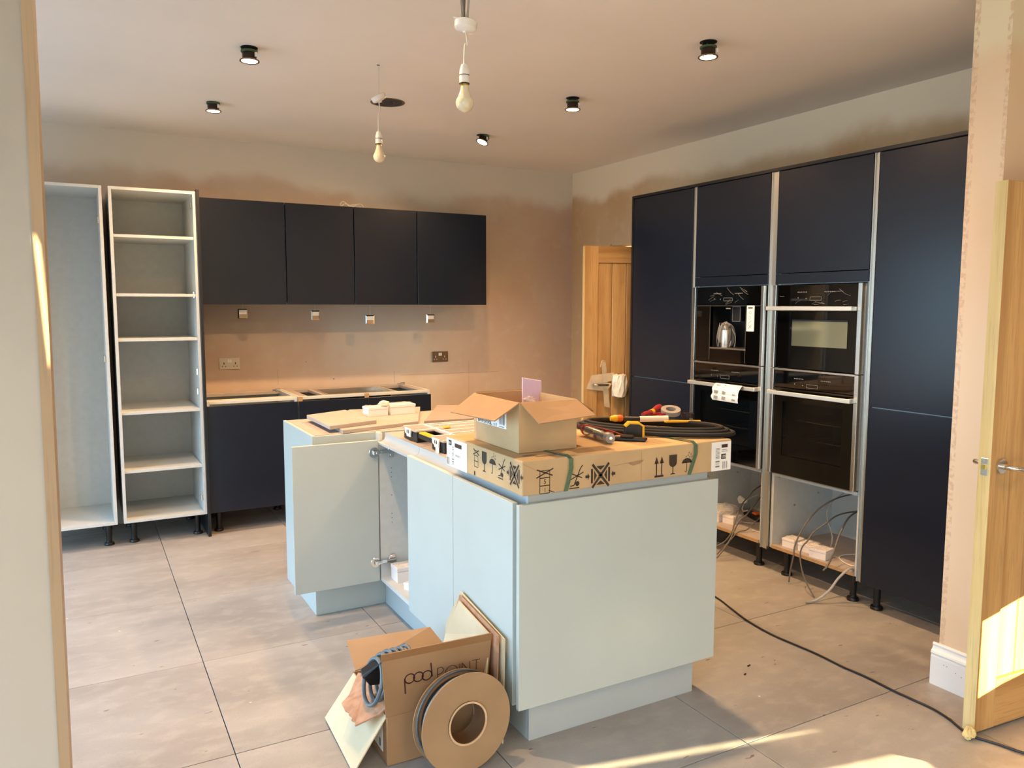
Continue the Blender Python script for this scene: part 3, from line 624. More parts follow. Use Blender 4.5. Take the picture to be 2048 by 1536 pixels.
t = island_unit(3.250, 3.700, 'island cupboard with its door swung open', door=False)
d = B(.845, 3.680, .15, 1.268, 3.699, .868).build('door', 'sage', t, bevel=.0012)
for z in (.808, .249):
    m = MB().lathe([(0, 0), (.022, 0), (.026, .001), (.026, .003), (0, .0035)], (1.247, 3.680, z), (0, -1, 0), n=24); m.box(1.240, 3.660, z - .010, 1.266, 3.676, z + .010)
    m.box(1.252, 3.656, z - .005, 1.275, 3.661, z + .005)
    m.slab([(1.262, 3.662, z + .008), (1.285, 3.668, z + .010), (1.352, 3.670, z + .009), (1.358, 3.676, z + .007), (1.285, 3.678, z + .008)], (0, 0, -.017)); m.slab([(1.322, 3.676, z - .030), (1.348, 3.676, z - .030), (1.350, 3.676, z), (1.348, 3.676, z + .030), (1.322, 3.676, z + .030), (1.318, 3.676, z)], (0, .0055, 0))
    m.cyl((1.335, 3.677, z + .020), (1.335, 3.672, z + .020), .006, n=12).cyl((1.335, 3.677, z - .020), (1.335, 3.672, z - .020), .006, n=12)
    m.build('hinge', 'chrome', t, bevel=.0015)
d2 = MB()
for z in (.722, .699, .676, .583, .489, .466, .443): d2.cyl((1.337, 3.6825, z), (1.337, 3.6812, z), .0022, n=8)
d2.build('shelf_peg_holes', 'dark', t)
# loose cartons inside the open cupboard
def carton(x, y, z, sx, sy, sz, label, rot=0.0, cat='box', group=None, wrap=True):
    t = thing('white_carton', label, cat, (x, y, z), rot, group)
    B(-sx / 2, -sy / 2, 0, sx / 2, sy / 2, sz * .72).build('box_tray', 'white_card', t, bevel=.001, local=True)
    B(-sx / 2 - .0015, -sy / 2 - .0015, sz * .74, sx / 2 + .0015, sy / 2 + .0015, sz).build('box_lid', 'white_card', t, bevel=.001, local=True)
    if wrap:
        m = MB(); n = 7; vs_ = []; fs = []
        for i in range(n):
            for j in range(n): vs_.append((-sx / 2 + sx * i / (n - 1), -sy / 2 + sy * j / (n - 1), sz + .001 + random.random() * .006))
        for i in range(n - 1):
            for j in range(n - 1): fs.append((i * n + j, (i + 1) * n + j, (i + 1) * n + j + 1, i * n + j + 1))
        m.add(vs_, fs).build('film', 'film', t, local=True)
    return t
carton(1.385, 3.60, .168, .14, .09, .075, 'white carton standing upright inside the open island cupboard')
carton(1.375, 3.45, .168, .10, .08, .035, 'flat white carton in clear film, front of the open island cupboard', .5)
# right hand row, hidden back row, end panels, plinths
t = thing('island_cabinet', 'row of island cupboards facing the ovens', 'cabinet', (1.9, 3.0, 0), group=GI)
B(1.691, 2.262, .15, 2.09, 3.75, .882).build('carcass', 'carc', t); B(1.691, 2.262, .882, 2.09, 3.75, .90).build('top_panel', 'chip', t)
for k in range(3): B(2.12, 2.268 + k * .495, .15, 2.139, 2.76 + k * .495, .868).build('door', 'sage', t, bevel=.0012)
B(1.253, 2.225, .15, 2.139, 2.244, .868).build('end_panel', 'sage', isl_a, bevel=.0014, label='large pale end panel facing the camera')
B(1.300, 2.246, .15, 2.10, 2.262, .899).build('end_filler', 'plinth', isl_a)
B(2.09, 2.255, .842, 2.115, 2.262, .868).build('bracket', 'white', isl_a)
tag(B(1.323, 2.275, 0, 2.076, 2.291, .148).build('plinth', 'plinth', None, bevel=.001), 'pale grey plinth board under the large end panel of the island', 'plinth')
tag(B(1.323, 2.293, 0, 1.339, 3.754, .148).build('plinth', 'plinth', None, bevel=.001), 'long grey plinth board under the island doors, running away from the camera', 'plinth')
t = thing('corner_cabinet', 'cross wing of the island, its pale panels reaching the floor behind the open door', 'cabinet', (1.5, 4.06, 0))
B(.962, 3.757, 0, .980, 4.372, .900).build('side_panel', 'sage', t, bevel=.001); B(.980, 3.757, 0, 1.36, 3.775, .898).build('front_panel', 'sage', t, bevel=.001)
B(.981, 3.776, .10, 2.09, 4.36, .882).build('carcass', 'carc', t); B(.981, 3.776, .882, 2.09, 4.36, .900).build('top_panel', 'chip', t); B(1.362, 3.757, .15, 2.09, 3.775, .899).build('rail', 'carc_edge', t)
B(1.283, 3.704, .15, 1.30, 3.756, .898).build('corner_post', 'carc_edge', t)
# loose boards and boxes on the cross wing
tag(MB().slab([(1.115, 3.76, .9005), (1.56, 3.87, .9005), (1.80, 4.43, .9005), (1.38, 4.50, .9005), (1.13, 4.15, .9005)], (0, 0, .018)).build('loose_board', 'chip', None, bevel=.001), 'larger loose beige offcut board lying under the small one on the island wing', 'board')
tag(MB().slab([(1.062, 3.80, .919), (1.335, 3.89, .919), (1.31, 4.36, .919), (1.062, 4.25, .919)], (0, 0, .019)).build('loose_board', 'chip', None, bevel=.001), 'small thick loose board topmost of the stack on the island wing', 'board')
tag(MB().slab([(1.59, 3.86, .9005), (1.86, 3.83, .9005), (2.30, 4.22, .9005), (2.16, 4.33, .9005), (1.92, 4.45, .9005)], (0, 0, .018)).build('loose_board', 'chip_dark', None, bevel=.001), 'brown loose board behind the tool organiser, next to the open carton', 'board')
carton(1.435, 4.20, .9185, .115, .09, .05, 'white carton with a crumpled tissue knot, left of two on the loose boards', .06, group='white cartons on the island')
carton(1.585, 4.215, .9185, .155, .095, .055, 'longer white carton, right of two on the loose boards', .06, group='white cartons on the island')
m = MB().ball((1.475, 4.17, .985), .030, .02, .016, n=12, jit=.25); tag(m.build('tissue', 'film_dense', None), 'crumpled tissue knot on top of the left white carton', 'paper')
# plinth strip of the cross wing and floor of it
# ---- tool organiser
t = thing('tool_organiser', 'black tool organiser case with clear ribbed lid, yellow handle and white latches', 'toolbox', (1.5, 3.25, .9))
b1 = MB().box(1.338, 3.345, .9005, 1.75, 3.505, .948).box(1.338, 3.03, .9005, 1.75, 3.165, .948).box(1.43, 3.165, .9005, 1.75, 3.345, .948); b1.build('case', 'black', t, bevel=.006, seg=2)
MB().box(1.345, 3.165, .922, 1.372, 3.345, .948).build('handle', 'black', t, bevel=.005, seg=2)
MB().box(1.343, 3.185, .945, 1.374, 3.325, .953).build('handle_grip', 'yellow', t, bevel=.002)
lm = MB().box(1.332, 3.34, .949, 1.76, 3.51, .957).box(1.332, 3.025, .949, 1.76, 3.17, .957).box(1.425, 3.17, .949, 1.76, 3.34, .957); lm.build('lid', 'lid', t, bevel=.002)
rb = MB()
for a in (3.03, 3.115, 3.20, 3.285, 3.37, 3.45, 3.50): rb.box(1.44, a, .957, 1.76, a + .008, .961)
rb.box(1.436, 3.03, .957, 1.444, 3.505, .961)
rb.box(1.336, 3.345, .957, 1.436, 3.352, .961).box(1.336, 3.498, .957, 1.436, 3.505, .961).box(1.336, 3.03, .957, 1.436, 3.037, .961).box(1.336, 3.158, .957, 1.436, 3.165, .961)
rb.build('lid_rib', 'white_card', t, bevel=.001)
for a in (3.425, 3.095):
    l_ = MB().slab([(1.328, a + .045, .958), (1.328, a + .04, .934), (1.328, a + .02, .928), (1.328, a + .018, .920), (1.328, a - .025, .920), (1.328, a - .03, .958)], (.008, 0, 0)).build('latch', 'white', t, bevel=.0015)
    Decal((1.3275, 0, 0), (0, -1, 0), (0, 0, 1)).rect(-a - .012, .936, -a - .004, .952).rect(-a + .006, .936, -a + .014, .952).build('latch_mark', 'dark', l_)
B(1.3265, 3.06, .900, 1.3285, 3.095, .925).build('price_tag', 'paper', t)
B(1.475, 3.325, .961, 1.505, 3.352, .968).build('catch', 'yellow', t, bevel=.002)
bits = MB()
for k in range(26):
    bx_, by_ = random.uniform(1.45, 1.70), random.uniform(3.03, 3.10); bits.cyl((bx_, by_, .950), (bx_ + random.uniform(-.03, .03), by_ + random.uniform(-.02, .02), .962), .002, n=5)
bits.build('loose_screws', 'card_raw', t, kind='stuff')
# ---- large flat appliance carton
t = thing('appliance_carton', 'large flat brown carton printed with handling symbols, lying on the island front', 'carton', (1.72, 2.52, .9))
X0, X1, Y0, Y1, Z0, Z1 = 1.258, 2.190, 2.213, 2.822, .9005, 1.020
B(X0, Y0, Z0, X1, Y1, Z1).build('carton_body', 'card', t, bevel=.005, seg=2)
def clamp_sym(d, cx, cz, s, a=1.0):
    w_ = .0105 * s; h = .042 * s; q = .036 * s * a
    for (off_, wd_, mm_) in ((.0011, w_ * 1.55, 'card'), (.0014, w_ * .90, 'ink')):
        dd = Decal(tuple(d.P - d.N * .0008), tuple(d.U), tuple(d.V), off_); dd.line((cx - q, cz + h), (cx + q, cz - h), wd_); dd.line((cx - q, cz - h), (cx + q, cz + h), wd_); dd.build('handling_symbol_cross', mm_, t)
    d.rect(cx - q * 1.15, cz - .026 * s, cx - q * 1.0 + .003 * s, cz + .026 * s); d.rect(cx + q * 1.0 - .003 * s, cz - .026 * s, cx + q * 1.15, cz + .026 * s)
    d.poly([(cx - .02 * s * a, cz + .034 * s), (cx + .02 * s * a, cz + .034 * s), (cx, cz + .019 * s)]); d.poly([(cx - .02 * s * a, cz - .034 * s), (cx, cz - .019 * s), (cx + .02 * s * a, cz - .034 * s)])
    d.poly([(cx - .028 * s * a, cz - .02 * s), (cx - .016 * s * a, cz), (cx - .028 * s * a, cz + .02 * s)]); d.poly([(cx + .028 * s * a, cz - .02 * s), (cx + .028 * s * a, cz + .02 * s), (cx + .016 * s * a, cz)])
    for sg in (-1, 1):
        x_ = cx + sg * .047 * s * a; d.poly([(x_, cz), (x_ + sg * .008 * s, cz + .013 * s), (x_ + sg * .008 * s, cz - .013 * s)] if sg > 0 else [(x_, cz), (x_ - .008 * s, cz - .013 * s), (x_ - .008 * s, cz + .013 * s)])
        d.rect(min(x_ + sg * .008 * s, x_ + sg * .018 * s), cz - .005 * s, max(x_ + sg * .008 * s, x_ + sg * .018 * s), cz + .005 * s)
def truck_sym(d, cx, z0, s):
    d.path([(cx + .024 * s, z0 + .082 * s), (cx + .014 * s, z0 + .070 * s), (cx - .012 * s, z0 + .012 * s), (cx - .028 * s, z0 + .010 * s)], .0038 * s)
    d.rect(cx - .032 * s, z0, cx + .010 * s, z0 + .004 * s); d.disc((cx + .002 * s, z0 + .017 * s), .009 * s)
    d.line((cx - .026 * s, z0 + .056 * s), (cx + .022 * s, z0 + .036 * s), .0038 * s); d.line((cx - .026 * s, z0 + .034 * s), (cx + .028 * s, z0 + .056 * s), .0038 * s)
def nostack_sym(d, cx, z0, s):
    for k in range(2): d.frame(cx - .021 * s, z0 + .029 * s * k, cx + .021 * s, z0 + .029 * s * (k + 1), .0028 * s)
    d.frame(cx - .021 * s, z0 + .058 * s, cx + .021 * s, z0 + .085 * s, .0022 * s)
    d.line((cx - .034 * s, z0 + .090 * s), (cx + .034 * s, z0 + .064 * s), .0045 * s); d.line((cx - .036 * s, z0 + .060 * s), (cx + .036 * s, z0 + .090 * s), .0045 * s)
def glass_sym(d, cx, z0, s):
    d.poly([(cx - .019 * s, z0 + .075 * s), (cx - .019 * s, z0 + .050 * s)] + [(cx - .019 * s * math.cos(math.radians(a)), z0 + .046 * s - .018 * s * math.sin(math.radians(a))) for a in range(0, 181, 20)] + [(cx + .019 * s, z0 + .075 * s)])
    d.rect(cx - .0022 * s, z0 + .004 * s, cx + .0022 * s, z0 + .03 * s); d.poly([(cx - .014 * s, z0), (cx + .014 * s, z0), (cx + .006 * s, z0 + .005 * s), (cx - .006 * s, z0 + .005 * s)])
def umb_sym(d, cx, z0, s):
    d.disc((cx, z0 + .036 * s), .025 * s, .019 * s, 0, 180); d.rect(cx - .0014 * s, z0 + .006 * s, cx + .0014 * s, z0 + .04 * s); d.path([(cx, z0 + .007 * s), (cx - .003 * s, z0 + .002 * s), (cx - .007 * s, z0 + .002 * s), (cx - .009 * s, z0 + .007 * s)], .0026 * s)
    for a, b_ in ((-.006, .058), (.004, .062), (.012, .056), (.008, .072), (.018, .066), (.022, .056)): d.line((cx + a * s, z0 + b_ * s), (cx + (a + .003) * s, z0 + (b_ + .006) * s), .0028 * s)
def arrows_sym(d, cx, z0, s):
    for a in (-.0125, .0125): d.rect(cx + a * s - .0024 * s, z0 + .008 * s, cx + a * s + .0024 * s, z0 + .06 * s); d.poly([(cx + a * s - .0105 * s, z0 + .053 * s), (cx + a * s + .0105 * s, z0 + .053 * s), (cx + a * s, z0 + .080 * s)])
    d.rect(cx - .022 * s, z0, cx + .022 * s, z0 + .008 * s)
d = Decal((0, Y0, 0), (1, 0, 0), (0, 0, 1))
nostack_sym(d, 1.345, .903, .92); truck_sym(d, 1.474, .906, .97); clamp_sym(d, 1.573, .942, .98); arrows_sym(d, 1.834, .907, .96); glass_sym(d, 1.899, .911, .98); umb_sym(d, 1.966, .912, .98)
d.line((1.36, .912), (1.383, .903), .0025); d.build('handling_symbols', 'ink', t)
Decal((0, Y0, 0), (1, 0, 0), (0, 0, 1)).line((1.262, 1.010), (1.315, .983), .0012).line((1.63, .970), (1.70, .974), .0010).line((1.752, .903), (1.752, 1.012), .0010).build('flap_crease', 'card_dark', t)
Decal((0, Y0, 0), (1, 0, 0), (0, 0, 1)).poly([(1.694, .974), (1.762, .980), (1.760, .974), (1.745, .966), (1.715, .962), (1.698, .968)]).build('hand_slot', 'card_dark', t)
text('5', .022, 'ink', t, (1.340, Y0, .936), (1, 0, 0), (0, 0, 1)); text('1', .018, 'ink', t, (1.341, Y0, .909), (1, 0, 0), (0, 0, 1))
d = Decal((X0, 0, 0), (0, -1, 0), (0, 0, 1))
nostack_sym(d, -2.556, .940, .72); glass_sym(d, -2.490, .934, .98); umb_sym(d, -2.425, .937, 1.0); truck_sym(d, -2.355, .932, .92); clamp_sym(d, -2.264, .965, .92, .9)
d.rect(-2.574, .906, -2.564, .922); d.build('handling_symbols', 'ink', t)
# labels
lb = MB().box(X0 - .0012, 2.635, .902, X0 - .0002, 2.8195, 1.013).build('shipping_label', 'paper', t, label='large white shipping label on the left end')
d = Decal((X0 - .0012, 0, 0), (0, -1, 0), (0, 0, 1)); d.rect(-2.80, .986, -2.772, 1.006); d.rect(-2.742, .984, -2.68, 1.000); d.build('label_block', 'ink', lb)
d = Decal((X0 - .0012, 0, 0), (0, -1, 0), (0, 0, 1), .001); d.bars(-2.768, .912, -2.750, .984, 26, False); d.bars(-2.815, .906, -2.79, .936, 9); d.build('barcode', 'ink_grey', lb)
text('009', .014, 'paper', lb, (X0 - .0022, 2.7985, .990), (0, -1, 0), (0, 0, 1)); text('74850012', .013, 'ink_grey', lb, (X0 - .0012, 2.742, .948), (0, -1, 0), (0, 0, 1))
lb2 = MB().box(2.088, Y0 - .0012, .902, 2.1865, Y0 - .0002, 1.013).build('shipping_label', 'paper', t, label='smaller white shipping label on the long side')
d = Decal((0, Y0 - .0012, 0), (1, 0, 0), (0, 0, 1)); d.rect(2.137, .990, 2.168, 1.003); d.rect(2.136, .946, 2.160, .966); d.build('label_block', 'ink', lb2)
d = Decal((0, Y0 - .0012, 0), (1, 0, 0), (0, 0, 1), .001); d.bars(2.107, .916, 2.128, .994, 24, False); d.bars(2.144, .908, 2.168, .936, 10); d.rect(2.138, .975, 2.17, .977); d.rect(2.14, .981, 2.165, .983); d.build('barcode', 'ink_grey', lb2)
text('1/09', .017, 'paper', lb2, (2.1365, Y0 - .0022, .950), (1, 0, 0), (0, 0, 1), xs=.7)
# straps
for (xt, xm, xb) in ((1.435, 1.447, 1.428), (2.000, 2.004, 1.976)):
    m = MB(); pth = [(xt - .03, 2.82, 1.0215), (xt - .02, 2.4, 1.0225), (xt, 2.225, 1.026), (xm, 2.2075, 1.013), (xm, 2.206, .98), ((xm + xb) / 2, 2.2075, .94), (xb, 2.2095, .9015)]
    vs_ = []; fs = []
    for p_ in pth: vs_ += [(p_[0] - .008, p_[1], p_[2]), (p_[0] + .008, p_[1], p_[2])]
    for i in range(len(pth) - 1): fs.append((2 * i, 2 * i + 1, 2 * i + 3, 2 * i + 2))
    m.add(vs_, fs).build('packing_strap', 'strap', t, solid=.001)
# prints and dust on the top of the carton
d = Decal((0, 0, Z1), (1, 0, 0), (0, 1, 0))
for k in range(7): d.rect(1.50, 2.25 + k * .012, 1.66, 2.254 + k * .012); d.rect(1.78, 2.26 + k * .016, 1.93, 2.263 + k * .016)
d.disc((1.33, 2.29), .03, .014); d.disc((1.38, 2.262), .045, .010)
d.build('faded_print', 'ink_fade', t) if 'ink_fade' in M else None
M['ink_fade'] = mat('faded_print', (142, 112, 80), 0.85, var=0.15, scale=30)
d.build('faded_print', 'ink_fade', t)
# ---- open carton on top
t = thing('open_carton', 'open brown cardboard carton with spread flaps, standing on the flat appliance carton', 'carton', (1.43, 2.51, 1.02))
a0, a1, c0, c1, e0, e1 = 1.314, 1.553, 2.336, 2.69, 1.0215, 1.198
th = .004
m = MB().box(a0, c0, e0, a1, c0 + th, e1).box(a0, c1 - th, e0, a1, c1, e1).box(a0, c0 + th, e0, a0 + th, c1 - th, e1).box(a1 - th, c0 + th, e0, a1, c1 - th, e1).box(a0 + th, c0 + th, e0, a1 - th, c1 - th, e0 + th)
m.build('carton_walls', 'card', t)
MB().sheet([(a0, c0, e1), (a0, c1, e1), (a0 - .112, c1 - .03, e1 - .062), (a0 - .112, c0 - .030, e1 - .050)], -.004).build('flap', 'card_in', t)
MB().sheet([(a0 + .006, c0, e1), (a1, c0, e1), (a1 + .02, c0 - .088, e1 - .047), (a0 + .030, c0 - .088, e1 - .062)], .004).build('flap', 'card_in', t)
MB().sheet([(a1, c0, e1), (a1, c1, e1), (a1 + .115, c1 - .01, e1 - .05), (a1 + .11, c0 + .05, e1 - .055)], .004).build('flap', 'card_in', t)
MB().sheet([(a0 + .01, c1, e1), (a1 - .01, c1, e1), (a1 - .02, c1 + .09, e1 - .03), (a0 + .02, c1 + .09, e1 - .03)], .004).build('flap', 'card_in', t)
lb = MB().box(a0 - .0012, 2.426, 1.093, a0 - .0002, 2.660, 1.150).build('carton_label', 'paper', t, label='white barcode label half hidden by the flap')
d = Decal((a0 - .0012, 0, 0), (0, -1, 0), (0, 0, 1)); d.bars(-2.478, 1.106, -2.434, 1.150, 14); d.ring((-2.500, 1.101), .004, .0018); d.rect(-2.480, 1.097, -2.440, 1.099)
d.build('barcode', 'ink', lb)
text('BWIVSVSVSL', .022, 'ink', lb, (a0 - .0012, 2.652, 1.0955), (0, -1, 0), (0, 0, 1), xs=.95, thick=.0004); text('CE', .012, 'ink', lb, (a0 - .0012, 2.523, 1.096), (0, -1, 0), (0, 0, 1))
t = thing('leaflet_pack', 'lilac translucent leaflet pack sticking up out of the open carton', 'leaflet', (1.52, 2.60, 1.03))
MB().slab([(1.480, 2.60, 1.07), (1.558, 2.59, 1.07), (1.557, 2.59, 1.243), (1.479, 2.60, 1.257)], (.003, .012, 0)).build('pack', 'lav', t, bevel=.001)
Decal((1.48, 2.5995, 1.07), (1, -.13, 0), (0, 0, 1)).frame(.012, .10, .066, .165, .0012).line((.012, .13), (.066, .13), .001).build('print', 'ink_lilac', t) if False else None
MB().ball((1.50, 2.585, 1.172), .03, .02, .014, n=10, jit=.3).build('crumpled_film', 'film', t)
# ---- tools on the carton top (z = 1.02)
zt = 1.0215
t = thing('cable_coil', 'black rubber hose looped in a flat coil at the back right of the carton', 'hose', (2.02, 2.55, zt))
m = MB(); cx, cyy = 2.035, 2.50; ax1 = Vector((.205, -.245, 0)); ax2 = Vector((.105, .085, 0))
for k in range(3):
    s_ = 1 - .07 * k; m.tube([tuple(Vector((cx, cyy, zt + .011 + .009 * k)) + ax1 * s_ * math.cos(a * math.pi / 6) + ax2 * s_ * math.sin(a * math.pi / 6)) for a in range(12)], .0095, n=8, sm=3, closed=True)
m.build('hose', 'rubber', t, smooth=True)
t = thing('tape_measure', 'yellow and black pocket tape measure at the front of the tools', 'tape measure', (1.86, 2.395, zt), -.45)
m = MB().slab([(-.036, 0, 0), (.036, 0, 0), (.038, 0, .012), (.034, 0, .048), (.020, 0, .060), (-.020, 0, .062), (-.034, 0, .050), (-.038, 0, .012)], (0, .034, 0)); m.build('case', 'black', t, bevel=.004, seg=2, local=True)
m = MB().slab([(-.037, -.0015, .048), (-.021, -.0015, .0635), (.021, -.0015, .0615), (.036, -.0015, .049), (.034, -.0015, .044), (.018, -.0015, .054), (-.018, -.0015, .056), (-.033, -.0015, .043)], (0, .037, 0)); m.build('rim', 'yellow', t, bevel=.001, local=True)
MB().slab([(.031, -.002, .002), (.0395, -.002, .002), (.0395, -.002, .05), (.031, -.002, .05)], (0, .038, 0)).build('rim', 'yellow', t, bevel=.002, local=True)
t = thing('hole_cutter', 'smoky clear tube cutter with a round end cap, beside the open carton', 'tool', (1.715, 2.44, zt))
MB().cyl((1.735, 2.555, zt + .024), (1.712, 2.365, zt + .019), .019, .017, n=20).build('tube', 'clear', t, smooth=True)
MB().cyl((1.712, 2.367, zt + .020), (1.709, 2.343, zt + .020), .0195, n=22).build('end_cap', 'tape_grey', t, smooth=True); MB().cyl((1.709, 2.3435, zt + .020), (1.7085, 2.340, zt + .020), .006, n=12).build('screw', 'chrome', t)
MB().cyl((1.733, 2.54, zt + .022), (1.714, 2.39, zt + .02), .008, n=10).build('bit', 'black', t); MB().lathe([(.0195, -.004), (.022, -.004), (.022, .006), (.0195, .006)], (1.733, 2.535, zt + .023), (.12, .99, .02)).build('collar', 'red', t, smooth=True)
MB().box(1.716, 2.43, zt + .016, 1.738, 2.47, zt + .034).build('bracket', 'steel', t)
t = thing('multi_tool', 'folded black multi tool lying in front of the tape measure', 'tool', (1.80, 2.37, zt), -.75)
MB().box(-.085, -.012, 0, .075, .012, .014).build('handle', 'black', t, bevel=.004, local=True); MB().box(-.06, .012, .002, .08, .026, .012).build('handle', 'black', t, bevel=.004, local=True); MB().box(-.02, -.018, .014, .03, .016, .022).build('jaw', 'brown_metal', t, bevel=.003, local=True)
t = thing('pliers', 'red handled pliers with black jaws beside the open carton', 'pliers', (1.83, 2.50, zt), .5)
m = MB().slab([(-.02, -.012, .002), (.03, -.010, .002), (.055, -.003, .002), (.055, .003, .002), (.03, .010, .002), (-.02, .012, .002)], (0, 0, .012)); m.build('jaw', 'black', t, bevel=.002, local=True)
for s_ in (-1, 1): MB().tube([(-.015, s_ * .008, .009), (-.06, s_ * .020, .010), (-.12, s_ * .016, .010)], .007, n=8).build('handle', 'red', t, smooth=True, local=True)
t = thing('screwdriver', 'red and yellow insulated screwdriver lying on the hose coil', 'screwdriver', (2.17, 2.68, 1.069), .55)
MB().lathe([(0, -.10), (.010, -.098), (.0125, -.07), (.011, -.03), (.013, -.01), (.010, 0)], (0, 0, 0), (1, 0, 0), n=14).build('handle', 'red', t, smooth=True, local=True)
MB().lathe([(.010, 0), (.0135, .003), (.0135, .022), (.008, .028)], (0, 0, 0), (1, 0, 0), n=14).build('collar', 'yellow', t, smooth=True, local=True)
MB().lathe([(.008, .028), (.013, .05), (.015, .09), (.013, .115), (0, .12)], (0, 0, 0), (1, 0, .10), n=14).build('grip', 'red', t, smooth=True, local=True)
t = thing('wire_strippers', 'red wire strippers crossing behind the insulated screwdriver', 'pliers', (2.24, 2.64, 1.061), .25)
for s_ in (-1, 1): MB().tube([(0, 0, .006), (-.05, s_ * .014, .006), (-.10, s_ * .016, .006)], .0065, n=8).build('handle', 'red', t, smooth=True, local=True)
MB().box(0, -.009, .001, .05, .009, .011).build('jaw', 'steel', t, bevel=.002, local=True)
t = thing('tape_roll', 'grey roll of tape tilted on top of the tools', 'tape', (2.24, 2.62, 1.082))
MB().lathe([(.022, -.010), (.042, -.010), (.043, 0), (.042, .010), (.022, .010), (.022, -.010)], (2.23, 2.62, 1.078), (-.15, -.25, .95)).build('roll', 'tape_grey', t, smooth=True)
t = thing('tape_roll', 'small brown roll of tape at the right of the tools', 'tape', (2.33, 2.60, 1.062)); MB().lathe([(.012, -.009), (.028, -.009), (.028, .009), (.012, .009), (.012, -.009)], (2.29, 2.58, 1.061), (0, 0, 1)).build('roll', 'brown_metal', t, smooth=True)
t = thing('brush_roll', 'white woolly paint roller sleeve with an orange end among the tools', 'paint roller', (2.11, 2.60, 1.05))
MB().cyl((2.03, 2.58, 1.062), (2.135, 2.525, 1.064), .0125, n=14).build('sleeve', 'beige_roll', t, smooth=True); MB().cyl((1.975, 2.61, 1.062), (2.03, 2.58, 1.062), .012, .010, n=12).build('grip', 'black', t, smooth=True)
tag(MB().slab([(2.10, 2.50, 1.052), (2.24, 2.44, 1.052), (2.245, 2.452, 1.052), (2.105, 2.515, 1.052)], (0, 0, .008)).build('utility_knife', 'yellow', None, bevel=.002), 'slim orange yellow utility knife lying on the hose', 'knife')
t = thing('foam_earplug_case', 'round orange and yellow cap inside the left loop of the hose', 'cap', (1.99, 2.66, zt)); MB().lathe([(0, -.03), (.010, -.028), (.015, -.006), (.014, .002)], (1.985, 2.68, zt + .034), (1, -.3, 0), n=16).build('cap', 'yellow', t, smooth=True)
MB().lathe([(.0145, .002), (.015, .018), (.012, .026), (0, .028)], (1.985, 2.68, zt + .034), (1, -.3, 0), n=16).build('ring', 'orange', t, smooth=True)
tag(MB().tube([(1.560, 2.60, 1.06), (1.64, 2.56, 1.055), (1.72, 2.52, 1.066), (1.80, 2.47, 1.045), (1.84, 2.44, 1.03)], .0025, n=6).build('test_lead', 'red', None, smooth=True), 'thin dark red lead running from the open carton to the pliers', 'cable')

# ================================================================== FLOOR ITEMS
# ---- cardboard carton with lettering
t = thing('floor_carton', 'worn open brown cardboard box on the floor, printed lettering on its raised flap', 'carton', (1.02, 2.56, 0))
fx0, fx1, fy0, fy1, fh, th = .832, 1.196, 2.366, 2.740, .172, .005
m = MB().box(fx0, fy0, .001, fx1, fy0 + th, fh).box(fx0, fy1 - th, .001, fx1, fy1, fh).box(fx0, fy0 + th, .001, fx0 + th, fy1 - th, fh).box(fx1 - th, fy0 + th, .001, fx1, fy1 - th, fh).box(fx0 + th, fy0 + th, .001, fx1 - th, fy1 - th, .006)
m.build('box_body', 'card_dark', t, bevel=.001)
FA, FB, FD = Vector((.828, 2.366, fh)), Vector((1.2, 2.360, fh + .004)), Vector((.803, 2.335, .402))
U = (FB - FA).normalized(); V = ((FD - FA) - U * (FD - FA).dot(U)).normalized()
def fpt(u, v): return tuple(FA + U * u + V * v)
ff = MB().sheet([fpt(0, 0), fpt(.372, .004), fpt(.379, .226), fpt(-.020, .236)], -.004).build('flap', 'card_dark', t, label='raised front flap with printed lettering')
tp = Decal(tuple(FA), tuple(U), tuple(V), .0010); tp.poly([(-.019, .212), (.3785, .200), (.3792, .226), (-.020, .236)]); tp.build('tape_strip', 'tape', ff)
d = Decal(tuple(FA), tuple(U), tuple(V), .0012)
def ring_(u, v, r): d.ring((u, v), r, .0044, n=32)
ring_(.080, .1265, .0172); ring_(.1105, .1255, .0172); ring_(.141, .123, .0172)
d.line((.0615, .130), (.0655, .073), .0044); d.line((.1605, .114), (.1535, .167), .0044)
for pth in ([(.182, .094), (.178, .140), (.192, .141), (.199, .136), (.2015, .129), (.199, .122), (.192, .1165), (.180, .1165)], [(.263, .094), (.261, .138)], [(.272, .094), (.270, .138), (.301, .096), (.299, .138)], [(.307, .138), (.338, .137)], [(.3235, .137), (.325, .093)]): d.path(pth, .0024)
d.ring((.2305, .1165), .0215, .0024, n=32)
M['ink_red'] = mat('dark_maroon_print', (54, 24, 26), 0.7, var=0.05); d.build('printed_lettering', 'ink_red', ff)
# back flap, end flaps
MB().sheet([(fx0 + .01, fy1, fh), (fx1 + .02, fy1 + .02, fh + .01), (1.185, 2.84, .235), (.865, 2.925, .212)], .004).build('flap', 'card_in', t)
MB().sheet([(fx0, fy1 - .01, fh), (fx0, fy0 + .01, fh), (.716, 2.375, .006), (.728, 2.757, .012)], .004).build('flap', 'card_light', t, label='pale inside face of the left flap')
torn = [(.842, 2.70, .182), (.775, 2.60, .155)]
n = 9
for k in range(n + 1):
    a = k / n; torn.append((.735 + .012 * a + random.uniform(-.006, .006), 2.575 - .155 * a + random.uniform(-.006, .006), .150 - .012 * a))
torn += [(.815, 2.39, .176), (.840, 2.38, .200), (.862, 2.44, .215), (.862, 2.60, .205)]
pc = Vector((.80, 2.52, .178)); m = MB(); vv = [tuple(pc)] + torn; m.add(vv, [(0, i + 1, (i + 1) % len(torn) + 1) for i in range(len(torn))]); m.build('torn_flap', 'card_raw', t, solid=.006)
